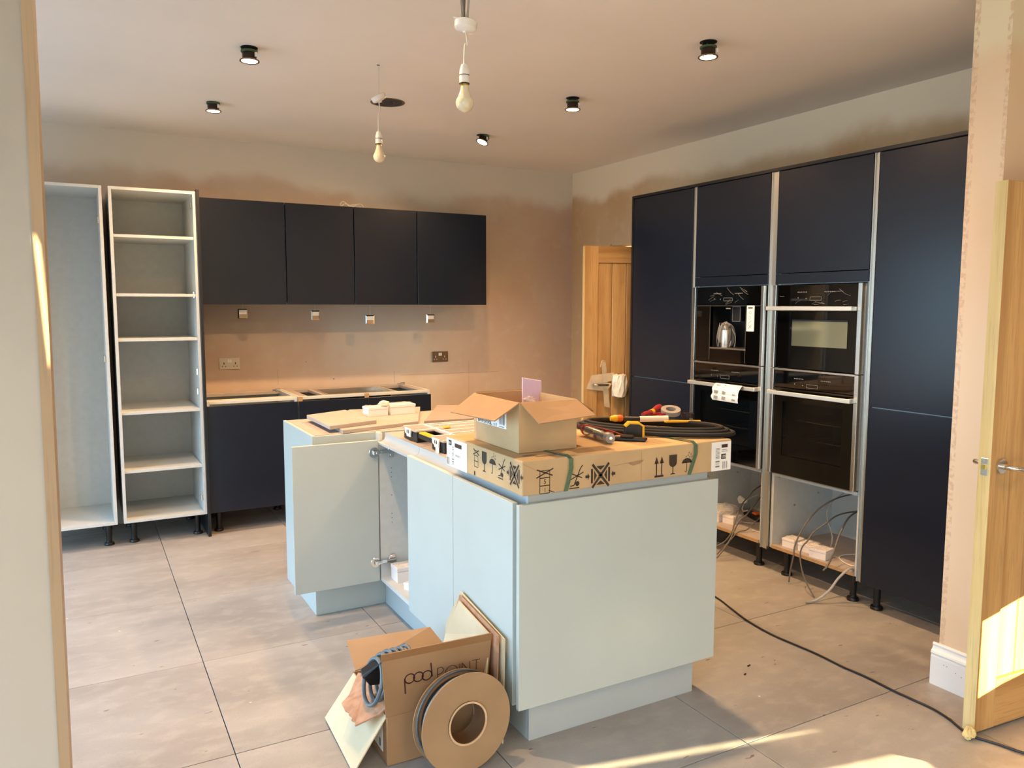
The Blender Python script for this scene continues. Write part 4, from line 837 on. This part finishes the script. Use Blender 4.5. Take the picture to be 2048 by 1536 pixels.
lb = MB().box(fx0 - .0012, 2.41, .03, fx0 - .0004, 2.52, .135).build('side_label', 'paper', t); Decal((fx0 - .0013, 0, 0), (0, -1, 0), (0, 0, 1)).rect(-2.50, .10, -2.46, .125).rect(-2.50, .06, -2.475, .085).rect(-2.44, .04, -2.43, .07).build('label_print', 'ink', lb)
# charger lead in the box
t = thing('charging_lead', 'coiled grey charging lead with a black plug poking out of the box', 'cable', (.86, 2.5, .15))
m = MB()
for k in range(6):
    c0_ = Vector((.815 + .026 * k, 2.455 + .012 * k, .262 + .006 * math.sin(k))); a_ = Vector((.012, -.050, .0)); b_2 = Vector((.020, .012, .072))
    m.tube([tuple(c0_ + a_ * math.cos(j * math.pi / 4) + b_2 * math.sin(j * math.pi / 4)) for j in range(8)], .0072, n=8, sm=4, closed=True)
m.build('lead', 'cable_blue', t, smooth=True) if False else None
M['cable_blue'] = mat('blue_grey_cable', (84, 96, 104), 0.35, var=0.15, scale=30); m.build('lead', 'cable_blue', t, smooth=True)
MB().slab([(.775, 2.46, .285), (.835, 2.43, .330), (.90, 2.44, .335), (.93, 2.47, .29), (.87, 2.46, .235), (.80, 2.44, .255)], (.01, .05, .006)).build('plug_housing', 'black', t, bevel=.008, seg=2)
# flattened sheets leaning on the island
lab_s = ['pale cardboard sheet nearest the camera, standing in the box against the island', 'middle sheet of cardboard leaning on the island behind the box', 'rearmost large sheet of cardboard flat against the island doors']
tag(MB().sheet([(1.150, 2.300, .050), (1.212, 2.355, .385), (1.218, 2.62, .415), (1.205, 2.72, .25), (1.160, 2.73, .03)], .005).build('cardboard_sheet', 'card_light', None), lab_s[0], 'cardboard', 'flattened cardboard behind the box')
tag(MB().sheet([(1.206, 2.300, .02), (1.226, 2.315, .392), (1.232, 2.645, .428), (1.225, 2.74, .24), (1.212, 2.76, .02)], .004).build('cardboard_sheet', 'card_raw', None), lab_s[1], 'cardboard', 'flattened cardboard behind the box')
tag(MB().sheet([(1.226, 2.285, .012), (1.238, 2.292, .385), (1.243, 2.66, .435), (1.243, 2.80, .26), (1.238, 2.83, .012)], .004).build('cardboard_sheet', 'card_light', None), lab_s[2], 'cardboard', 'flattened cardboard behind the box')
# ---- cardboard cable reel
t = thing('cable_reel', 'empty brown cardboard reel standing in front of the lettered box', 'reel', (1.05, 2.23, .176))
nv = Vector((.065, -.996, .052)).normalized(); cF = Vector((1.056, 2.217, .1660)); n = 56; Ro, Ri = .1654, .069
def annulus(c, r0, r1, t_):
    return MB().lathe([(r0, 0), (r1, 0), (r1, t_), (r0, t_), (r0, 0)], tuple(c), tuple(nv), n=n)
annulus(cF - nv * .004, Ri, Ro, .004).build('flange', 'card_reel', t, smooth=True)
annulus(cF - nv * .074 - Vector((.004, 0, .004)), Ri, Ro - .006, .004).build('flange', 'card_dark', t, smooth=True)
MB().lathe([(Ri, -.074), (Ri + .004, -.074), (Ri + .004, .003), (Ri, .003), (Ri, -.074)], tuple(cF), tuple(nv), n=n).build('core', 'card_rim', t, smooth=True) if False else None
M['card_core'] = mat('dark_core', (104, 74, 46), 0.85, var=0.15, scale=20)
M['card_rim'] = mat('pale_core_edge', (206, 176, 140), 0.8, var=0.1, scale=20)
MB().lathe([(Ri - .003, -.074), (Ri + .003, -.074), (Ri + .003, .004), (Ri - .003, .004), (Ri - .003, -.074)], tuple(cF), tuple(nv), n=n).build('core', 'card_core', t, smooth=True)
MB().lathe([(Ri - .0032, .002), (Ri + .003, .002), (Ri + .003, .0055), (Ri - .0032, .0055), (Ri - .0032, .002)], tuple(cF), tuple(nv), n=n).build('core_rim', 'card_rim', t, smooth=True)
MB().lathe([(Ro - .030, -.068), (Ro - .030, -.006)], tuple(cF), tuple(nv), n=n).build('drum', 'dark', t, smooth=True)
m = MB()
a_ = nv.orthogonal().normalized(); b_ = nv.cross(a_)
for r_, off in ((Ro - .010, -.014), (Ro - .013, -.022), (Ro - .011, -.060)):
    m.tube([tuple(cF + nv * off + (a_ * math.cos(j * math.pi / 12) + b_ * math.sin(j * math.pi / 12)) * r_) for j in range(24)], .0035, n=6, sm=2, closed=True)
m.build('cable_turns', 'cable_blue', t, smooth=True)
# ---- black cable across the floor
pts = [(2.90, 3.25), (2.871, 2.982), (2.826, 2.822), (2.785, 2.673), (2.765, 2.505), (2.773, 2.373), (2.781, 2.249), (2.776, 2.122), (2.783, 2.012), (2.777, 1.885), (2.779, 1.798), (2.780, 1.718), (2.762, 1.644), (2.735, 1.585), (2.722, 1.537), (2.75, 1.46), (2.773, 1.386), (2.86, 1.22), (3.1, 1.0)]
tag(MB().tube([(x, y, .0055) for x, y in pts], .0045, n=8, sm=5).build('extension_cable', 'cable_black', None, smooth=True), 'long black cable running across the floor tiles past the oak door', 'cable')
tag(MB().ball((2.703, 1.535, .022), .024, .018, .022, n=14, jit=.22).build('foam_lump', 'foam', None), 'yellowish lump of cured foam on the tiles at the oak door corner', 'foam')
# small debris on the floor
for (x, y, l_, lb_) in ((2.43, 2.32, .018, 'small dark wood chip on the tiles right of the island, nearer the wall'), (2.36, 2.27, .012, 'tiny dark wood chip on the tiles right of the island, nearer the plinth')):
    tag(MB().slab([(x, y, .0005), (x + l_, y + .004, .0005), (x + l_, y + .009, .0005), (x, y + .006, .0005)], (0, 0, .004)).build('wood_chip', 'brown_metal', None), lb_, 'debris', 'wood chips on the tiles')

# ================================================================== DOORS
def oak_leaf(t, wd, ht, tk, z0, nb=5, st_w=.105, br=.19, tr=.12, flip=1):
    """leaf in the thing's own frame: x 0..wd, y 0..tk"""
    for a in (0, wd - st_w): B(a, 0, z0, a + st_w, tk, ht).build('stile', 'oak_v', t, bevel=.0015, local=True)
    B(st_w, 0, z0, wd - st_w, tk, br).build('rail', 'oak_h', t, bevel=.0015, local=True); B(st_w, 0, ht - tr, wd - st_w, tk, ht).build('rail', 'oak_h', t, bevel=.0015, local=True)
    w_ = (wd - 2 * st_w) / nb
    for k in range(nb):
        B(st_w + k * w_ + .0012, .009, br, st_w + (k + 1) * w_ - .0012, tk - .009, ht - tr).build('board', 'oak_v', t, bevel=.004, local=True)
    B(st_w, .014, br, wd - st_w, tk - .014, ht - tr).build('board_core', 'oak_dark', t, local=True)
M['oak_dark'] = mat('shadowed_oak', (120, 84, 46), 0.7)
t = thing('door_1', 'oak boarded internal door standing open at the right edge, chrome lever handle', 'door', (2.737, 1.537, 0), -.074); t['kind'] = 'structure'
oak_leaf(t, .762, 1.952, .044, .010)
B(-.0015, .0, .010, 0, .044, 1.952).build('door_edge', 'oak_edge', t, local=True)
lp = B(-.003, .009, .945, -.0014, .034, 1.006).build('latch_plate', 'steel', t, bevel=.003, local=True); B(-.010, .014, .968, -.002, .028, .984).build('latch_bolt', 'brass', lp, local=True)
MB().cyl((-.0032, .0215, .955), (-.004, .0215, .955), .0035, n=10).cyl((-.0032, .0215, .998), (-.004, .0215, .998), .0035, n=10).build('screw', 'chrome', lp, local=True)
for s_, y_ in ((-1, 0.0), (1, .044)):
    h = MB().cyl((.052, y_, .978), (.052, y_ + s_ * .009, .978), .026, n=28).build('handle_rose', 'chrome', t, smooth=True, local=True)
    MB().tube([(.052, y_ + s_ * .009, .978), (.052, y_ + s_ * .040, .978), (.060, y_ + s_ * .052, .977), (.085, y_ + s_ * .055, .972), (.12, y_ + s_ * .055, .972), (.165, y_ + s_ * .053, .985)], .0095, n=12, sm=6).build('lever_handle', 'chrome', t, smooth=True, local=True)
ang = math.atan2(.168, -.75)
t = thing('door_2', 'oak boarded door opened from the doorway beyond the tall bank, handle wrapped in film', 'door', (3.955, 4.585, 0), ang); t['kind'] = 'structure'
oak_leaf(t, .772, 1.962, .040, .010, nb=5)
B(.772, 0, .010, .7735, .040, 1.962).build('door_edge', 'oak_edge', t, local=True)
# film wrapped handle, in the door's frame: free edge at x = .772, visible face at y = .040
bun = MB()
MB().tube([(.70, .040, .965), (.70, .085, .965), (.66, .09, .962), (.60, .09, .96)], .010, n=10).build('lever_handle', 'chrome', t, smooth=True, local=True)
bw = MB().lathe([(.02, -.085), (.044, -.078), (.052, -.03), (.056, .03), (.050, .075), (.02, .085)], (.515, .095, .955), (0, 0, 1), n=18)
bw.v = [(x + random.uniform(-.009, .009), y + random.uniform(-.009, .009), z + random.uniform(-.004, .004)) for x, y, z in bw.v]; bw.build('film_bundle', 'film_dense', t, local=True, smooth=False)
m = MB().sheet([(.610, .060, 1.13), (.645, .062, 1.13), (.620, .064, .800), (.575, .064, .790)], .001); m.sheet([(.715, .050, 1.03), (.55, .075, 1.05), (.55, .075, .99), (.745, .048, .955)], .001).sheet([(.735, .048, .985), (.56, .07, .97), (.60, .06, .91), (.755, .045, .93)], .001)
m.tube([(.652, .062, 1.09), (.640, .064, 1.135), (.612, .062, 1.13)], .004, n=6); m.build('tape_strips', 'film_tape', t, local=True) if False else None
M['film_tape'] = mat('milky_tape', (228, 214, 184), 0.3, alpha=0.55, var=0.1, scale=20); m.build('tape_strips', 'film_tape', t, local=True)
# door lining in the doorway
struct('trim_2', MB().box(3.95, 4.565, 0, 4.11, 4.58, 2.05).box(3.95, 5.45, 0, 4.11, 5.465, 2.05), 'oak_v')

# ================================================================== WALL FITTINGS
def socket(x0, z0, x1, z1, m, mk, label):
    t = thing('double_socket', label, 'socket', ((x0 + x1) / 2, 6.058, z0))
    B(x0, 6.050, z0, x1, 6.060, z1).build('face_plate', m, t, bevel=.002)
    w_ = x1 - x0; h_ = z1 - z0; d = Decal((x0, 6.0502, z0), (1, 0, 0), (0, 0, 1))
    for cx in (.22, .78):
        d.rect(cx * w_ - .003, h_ * .42, cx * w_ + .003, h_ * .60); d.rect(cx * w_ - .0145, h_ * .22, cx * w_ - .0085, h_ * .30); d.rect(cx * w_ + .0085, h_ * .22, cx * w_ + .0145, h_ * .30)
    d.build('pin_slots', mk, t)
    for cx in (.45, .55): B(x0 + cx * w_ - .006, 6.044, z0 + h_ * .60, x0 + cx * w_ + .006, 6.051, z0 + h_ * .88).build('rocker_switch', 'white', t, bevel=.001)
socket(.884, 1.064, 1.028, 1.149, 'socket_grey', 'dark', 'dull white double socket on the plaster at the left, near the larder')
socket(2.568, 1.064, 2.716, 1.150, 'nickel', 'white', 'brushed metal double socket with white inserts, right of the sink')
for k, (x, z, rz, la) in enumerate(((1.016, 1.475, .03, 'square chrome cabinet light hanging by its wire, first from the larder'), (1.531, 1.462, .18, 'square chrome cabinet light hanging by its wire, second from the larder, tilted'), (1.951, 1.426, -.16, 'square chrome cabinet light hanging lowest, third from the larder'), (2.452, 1.430, -.05, 'square chrome cabinet light hanging by its wire, nearest the right end'))):
    t = thing('cabinet_light', la, 'light', (x, 5.80, z), rz, 'loose lights under the wall units')
    s_ = .034
    MB().add([(-s_, 0, -s_), (s_, 0, -s_), (s_, 0, s_), (-s_, 0, s_), (-s_ + .008, -.006, -s_ + .008), (s_ - .008, -.006, -s_ + .008), (s_ - .008, -.006, s_ - .008), (-s_ + .008, -.006, s_ - .008), (-s_, .006, -s_), (s_, .006, -s_), (s_, .006, s_), (-s_, .006, s_)],
             [(4, 5, 6, 7), (0, 1, 5, 4), (1, 2, 6, 5), (2, 3, 7, 6), (3, 0, 4, 7), (8, 11, 10, 9), (0, 8, 9, 1), (1, 9, 10, 2), (2, 10, 11, 3), (3, 11, 8, 0)]).build('lamp_body', 'chrome', t, local=True)
    MB().add([(-s_ + .010, -.0065, -s_ + .010), (s_ - .010, -.0065, -s_ + .010), (s_ - .012, -.0205, -.004), (-s_ + .012, -.0205, -.004), (-s_ + .010, -.0065, s_ - .010), (s_ - .010, -.0065, s_ - .010)], [(0, 1, 2, 3), (3, 2, 5, 4), (1, 5, 2), (0, 3, 4), (0, 4, 5, 1)]).build('front_cover', 'nickel_pale', t, local=True) if False else None
    MB().box(-s_ + .009, -.0085, -.004, s_ - .009, -.006, s_ - .009).build('reflector', 'white', t, local=True)
    MB().slab([(-s_ + .009, -.006, -.004), (-s_ + .009, -.012, -s_ + .002), (-s_ + .009, -.006, -s_ + .004)], (2 * s_ - .018, 0, 0)).build('switch_cover', 'nickel', t, local=True)
    MB().tube([(0, .003, s_ - .004), (.002, .003, s_ + .02), (0, .003, 1.556 - z)], .0016, n=5).build('wire', 'brass_dull', t, local=True) if False else MB().tube([(0, .003, s_ - .004), (.002, .003, s_ + .02), (0, .003, 1.556 - z)], .0016, n=5).build('wire', 'cable_white', t, local=True)
tag(MB().tube([(1.765, 5.9, 2.262), (1.80, 5.9, 2.30), (1.86, 5.9, 2.285), (1.92, 5.9, 2.305), (1.945, 5.9, 2.285), (1.92, 5.9, 2.262), (1.85, 5.9, 2.275), (1.79, 5.9, 2.315), (1.765, 5.9, 2.29), (1.80, 5.91, 2.265), (1.88, 5.91, 2.262), (1.93, 5.91, 2.290), (1.87, 5.91, 2.298), (1.80, 5.91, 2.272)], .0045, n=6).build('cable_hank', 'cable_white', None, smooth=True), 'tied hank of cream cable lying on top of the wall units', 'cable')
for p_, q2, la in (((2.19, 5.9, 2.255), (2.225, 5.9, 2.285), 'short bare wire end poking up over the third wall unit, leaning right'), ((2.40, 5.9, 2.258), (2.36, 5.9, 2.29), 'short bare wire end poking up over the last wall unit, leaning left')):
    tag(MB().cyl(p_, q2, .0018, n=6).build('wire_end', 'card_rim', None), la, 'cable')
wm = Decal((0, 6.0595, 0), (1, 0, 0), (0, 0, 1)); wm.disc((1.734, .958), .006, .004); wm.disc((1.52, 1.10), .003)
wm.build('plaster_mark', 'ink', bpy.data.objects['wall_back'])
wm = Decal((0, 6.0595, 0), (1, 0, 0), (0, 0, 1)); wm.line((1.303, .93), (1.303, 1.045), .0016).line((2.913, .75), (2.913, 1.06), .0016).line((2.30, .965), (3.2, .962), .0014).line((2.24, .90), (2.24, 1.0), .0016)
wm.build('pencil_line', 'pencil', bpy.data.objects['wall_back']) if False else None
M['pencil'] = mat('pencil_line', (138, 108, 84), 0.8); wm.build('pencil_line', 'pencil', bpy.data.objects['wall_back'])

# ================================================================== CEILING FITTINGS
def downlight(x, y, z, label, tilt=(0, 0), power=SPOT):
    t = thing('downlight', label, 'light', (x, y, ZC), group='lit downlights hanging from their ceiling holes')
    MB().cyl((x, y, ZC - .0006), (x, y, ZC - .0022), .0385, n=28).build('ceiling_hole', 'dark', t)
    ax = Vector((tilt[0], tilt[1], -1)).normalized(); c = Vector((x, y, z)); top = c - ax * .046
    MB().lathe([(0, -.046), (.028, -.046), (.032, -.040), (.032, -.006), (.034, -.004)], tuple(c), tuple(ax)).build('can', 'brown_metal', t, smooth=True)
    MB().lathe([(.034, -.006), (.044, -.003), (.0455, .002), (.043, .004), (.036, .002)], tuple(c), tuple(ax)).build('bezel', 'nickel', t, smooth=True)
    MB().lathe([(.036, .001), (.024, -.001), (0, -.002)], tuple(c), tuple(ax)).build('lens', 'lens', t, smooth=True)
    MB().lathe([(.0325, -.046), (.038, -.045), (.038, -.038), (.0325, -.036)], tuple(c), tuple(ax)).build('collar', 'pcb', t, smooth=True)
    g_ = MB()
    for s_ in (-1, 1): g_.tube([tuple(top + Vector((s_ * .026, 0, -.012))), tuple(top + Vector((s_ * .036, 0, .004))), (x + s_ * .034, y, ZC - .002)], .0016, n=5)
    g_.tube([(x, y + .01, ZC), tuple(top)], .003, n=6); g_.build('spring_clip', 'pcb', t)
    B(x + .018, y - .0335, z + .014, x + .030, y - .0265, z + .034).build('rating_label', 'paper', t)
    l = bpy.data.lights.new('downlight_lamp', 'SPOT'); l.energy = power; l.color = (1.0, 0.59, 0.28); l.spot_size = math.radians(158); l.spot_blend = 0.95; l.shadow_soft_size = 0.03
    o = bpy.data.objects.new('downlight_lamp', l); COL.objects.link(o); o.parent = t; o.location = c + ax * .010 - Vector((x, y, ZC)); o.rotation_euler = ax.to_track_quat('-Z', 'Y').to_euler()
    return t
downlight(.745, 3.873, 2.657, 'lit downlight hanging nearest the camera on the left side of the ceiling')
downlight(.747, 4.997, 2.669, 'lit downlight on the left side of the ceiling, nearest the back wall')
downlight(2.543, 2.785, 2.651, 'lit downlight nearest the camera on the right side of the ceiling')
downlight(2.534, 3.884, 2.653, 'lit downlight in the middle of the right hand row')
downlight(2.517, 5.006, 2.668, 'small tilted lit downlight closest to the back corner', (-.45, -.05))
downlight(.745, 2.770, 2.657, 'lit downlight above the lettered box, out of the picture')
downlight(1.0, -.2, 2.657, 'added fill downlight in the near room, unseen behind the camera on the left', power=46)  # unseen fill light added to warm the camera-facing fronts
downlight(2.9, .1, 2.657, 'added fill downlight in the near room, unseen behind the camera on the right', power=46)  # second added fill light, also out of view
# pendants
def pendant(x, y, zrose, zbulb, label, dark=False, tilt=0.0, dx=0.0):
    t = thing('pendant_lamp', label, 'light', (x, y, ZC), group='bare bulb pendants')
    if dark:
        for k in range(5):
            a = k * 1.26; MB().tube([(x + .012 * math.cos(a), y + .012 * math.sin(a), ZC), (x + .016 * math.cos(a + .6), y + .014 * math.sin(a), zrose + .16), (x - .003 + .010 * math.cos(a), y + .01 * math.sin(a), zrose + .015)], .0042 if k % 2 else .003, n=6).build('supply_cable', 'cable_grey' if k % 2 else 'cable_pale', t, smooth=True)
    else:
        MB().tube([(x, y, ZC), (x + .001, y, zrose + .1), (x, y, zrose + .01)], .0022, n=6).build('supply_cable', 'cable_white', t, smooth=True)
        MB().cyl((x, y, ZC - .0006), (x, y, ZC - .002), .007, n=12).build('ceiling_hole', 'dark', t)
    ax = Vector((math.sin(tilt), 0, -math.cos(tilt)))
    MB().lathe([(0, -.012), (.036, -.012), (.038, -.009), (.036, .010), (.030, .016), (.008, .019), (.006, .024), (0, .024)], (x, y, zrose), tuple(ax)).build('ceiling_rose', 'white', t, smooth=True)
    if dark: MB().slab([(x - .045, y, zrose + .018), (x + .02, y - .02, zrose + .013), (x + .03, y + .02, zrose + .011), (x - .02, y + .03, zrose + .018)], (0, 0, .003)).build('rose_plate', 'white', t)
    zt_ = zbulb + .155
    MB().tube([(x, y, zrose - .02), (x + .006, y, zrose - .06), (x - .003, y, (zrose + zt_) / 2), (x - .004 + dx, y, zt_)], .0028, n=7).build('flex', 'cable_white', t, smooth=True)
    bx_ = x + dx - .003
    MB().lathe([(.004, .155), (.010, .152), (.0155, .135), (.0165, .120), (.0165, .119)], (bx_, y, zbulb)).build('lamp_holder', 'white', t, smooth=True)
    MB().lathe([(.0172, .119), (.0172, .1165)], (bx_, y, zbulb)).build('holder_gap', 'dark', t)
    MB().lathe([(.0168, .1165), (.0162, .092)], (bx_, y, zbulb)).build('holder_skirt', 'white', t, smooth=True)
    MB().lathe([(.0172, .093), (.0172, .0905)], (bx_, y, zbulb)).build('holder_gap', 'dark', t)
    MB().lathe([(.0125, .092), (.0125, .084)], (bx_, y, zbulb)).build('bulb_cap', 'brass', t, smooth=True)
    pr = [(.0125, .085), (.0145, .072), (.020, .058)] + [(.0295 * math.sin(math.radians(a)), .030 - .0295 * math.cos(math.radians(a))) for a in range(130, -1, -13)]
    MB().lathe(pr, (bx_ + .001, y, zbulb), n=32).build('bulb', 'bulb', t, smooth=True)
pendant(1.354, 3.835, 2.560, 2.243, 'bare white bulb pendant farther from the camera, rose hanging below the ceiling', tilt=.5)
pendant(1.148, 2.40, 2.440, 2.164, 'bare white bulb pendant nearest the camera, hanging from dark supply cables', dark=True, tilt=-.15, dx=-.003)
t = thing('ceiling_speaker', 'round dark grille in the ceiling behind the far pendant', 'vent', (1.64, 4.49, ZC))
for a, b_, mm in ((.100, .088, 'nickel'), (.086, .060, 'vent'), (.056, .034, 'vent'), (.030, .0, 'vent')): MB().lathe([(b_, 0), (a, 0), (a, -.006 + b_ * .03), (b_, -.006 + b_ * .03)], (1.64, 4.49, ZC)).build('grille_ring', mm, t, smooth=True)

# ================================================================== UNDER THE OVENS
CP = {'b1': [(3.75, 3.517, .401), (3.694, 3.526, .372), (3.638, 3.534, .323), (3.581, 3.52, .289), (3.525, 3.497, .237), (3.469, 3.467, .187), (3.425, 3.435, .165), (3.388, 3.452, .107), (3.35, 3.484, .072)],
 'b2': [(3.7, 3.467, .346), (3.644, 3.454, .318), (3.588, 3.447, .278), (3.534, 3.435, .25), (3.485, 3.435, .225), (3.436, 3.426, .178), (3.39, 3.413, .128), (3.345, 3.421, .069), (3.3, 3.43, .02)],
 'b3': [(3.6, 3.375, .246), (3.54, 3.371, .218), (3.48, 3.373, .183), (3.43, 3.391, .172), (3.39, 3.412, .123), (3.33, 3.46, .03)],
 'c1': [(3.8, 2.87, .478), (3.656, 2.878, .466), (3.562, 2.912, .415), (3.485, 2.929, .344), (3.44, 2.94, .275), (3.395, 2.932, .217), (3.378, 2.923, .165), (3.374, 2.937, .085), (3.37, 2.942, .014)],
 'c2': [(3.75, 2.815, .394), (3.65, 2.814, .398), (3.55, 2.8, .395), (3.48, 2.802, .366), (3.44, 2.844, .314), (3.4, 2.853, .266), (3.38, 2.871, .227), (3.36, 2.863, .18), (3.345, 2.832, .112), (3.335, 2.787, .053), (3.325, 2.732, .006)],
 'c3': [(3.7, 2.778, .41), (3.6, 2.753, .395), (3.5, 2.71, .364), (3.45, 2.7, .309), (3.4, 2.683, .248), (3.37, 2.692, .182), (3.34, 2.695, .159)],
 'w1': [(3.75, 2.908, .478), (3.725, 2.965, .417), (3.7, 2.974, .359), (3.675, 2.948, .319), (3.65, 2.903, .275), (3.625, 2.872, .238), (3.6, 2.865, .174)],
 'wl': [(3.678, 2.765, .173), (3.627, 2.785, .173), (3.567, 2.776, .173), (3.524, 2.726, .173), (3.50, 2.66, .173), (3.52, 2.61, .173)],
 'g': [(3.46, 2.60, .173), (3.403, 2.592, .185), (3.37, 2.622, .136), (3.33, 2.638, .079), (3.297, 2.662, .036), (3.262, 2.684, .012), (3.225, 2.701, .009)],
 'bw': [(3.91, 3.70, .28), (3.86, 3.73, .25), (3.80, 3.72, .215), (3.74, 3.66, .20), (3.72, 3.60, .22)],
 'bl': [(3.618, 3.544, .173), (3.639, 3.5, .173), (3.722, 3.46, .173), (3.80, 3.46, .2)],
 'bt': [(3.533, 3.376, .172), (3.551, 3.30, .172)]}
for k, r_, mm, la in (('b1', .0042, 'cable_grey', 'grey cable drooping out below the left oven, leftmost'), ('b2', .0048, 'cable_grey', 'thicker grey cable drooping to the floor below the left oven'), ('b3', .0038, 'cable_grey', 'thin grey cable curving over the shelf edge below the left oven'),
                      ('c1', .0045, 'cable_grey', 'dark cable arching highest from under the right oven to the floor'), ('c2', .0042, 'cable_grey', 'cable arching in front of the white cartons down to the tiles'), ('c3', .0050, 'cable_grey', 'short cable with a bare end at the shelf edge under the right oven'),
                      ('w1', .0040, 'cable_pale', 'pale cable hanging at the back of the right oven space'), ('wl', .0035, 'cable_white', 'white cable loop lying on the shelf under the right oven'), ('g', .0062, 'cable_pale', 'thick pale grey cable running from the shelf down to the floor'),
                      ('bw', .0035, 'cable_white', 'white plug lead at the back of the left oven space'), ('bl', .0030, 'cable_white', 'thin white cable loop on the shelf under the left oven'), ('bt', .0025, 'cable_white', 'short white wire lying at the shelf front under the left oven')):
    tag(MB().tube(CP[k], r_, n=7, sm=5).build('hanging_cable', mm, None, smooth=True), la, 'cable')
t = thing('mains_plug', 'white mains plug hanging at the back of the left oven space', 'plug', (3.80, 3.73, .24)); MB().slab([(3.80, 3.76, .22), (3.80, 3.70, .235), (3.80, 3.695, .25), (3.80, 3.76, .275), (3.80, 3.775, .25)], (.02, 0, 0)).build('plug_body', 'white', t, bevel=.004, seg=2)
t = thing('hand_tool', 'black and orange hand tool lying at the back of the shelf under the left oven', 'tool', (3.76, 3.58, .168), -.3); B(-.03, -.09, 0, .03, .09, .03).build('tool_body', 'black', t, bevel=.006, local=True); B(-.02, -.05, .03, .015, .0, .045).build('tool_grip', 'orange', t, bevel=.005, local=True)
carton(3.505, 3.040, .168, .090, .082, .050, 'small white carton farthest left of three on the shelf under the right oven', .1, group='cartons under the right oven')
carton(3.520, 2.940, .168, .090, .085, .046, 'small white carton in the middle of three on the shelf under the right oven', .15, group='cartons under the right oven')
carton(3.487, 2.830, .168, .085, .095, .052, 'small white carton nearest right of three on the shelf under the right oven', .2, group='cartons under the right oven')
carton(3.535, 3.67, .168, .10, .09, .055, 'film wrapped carton at the far left of the shelf under the left oven', .1, group='cartons under the left oven')
carton(3.56, 3.575, .168, .09, .08, .05, 'film wrapped carton second along the shelf under the left oven', .2, group='cartons under the left oven')
tag(MB().ball((3.55, 3.63, .25), .075, .07, .03, n=12, jit=.3).build('film_heap', 'film', None), 'heap of crumpled clear film on the cartons under the left oven', 'film')
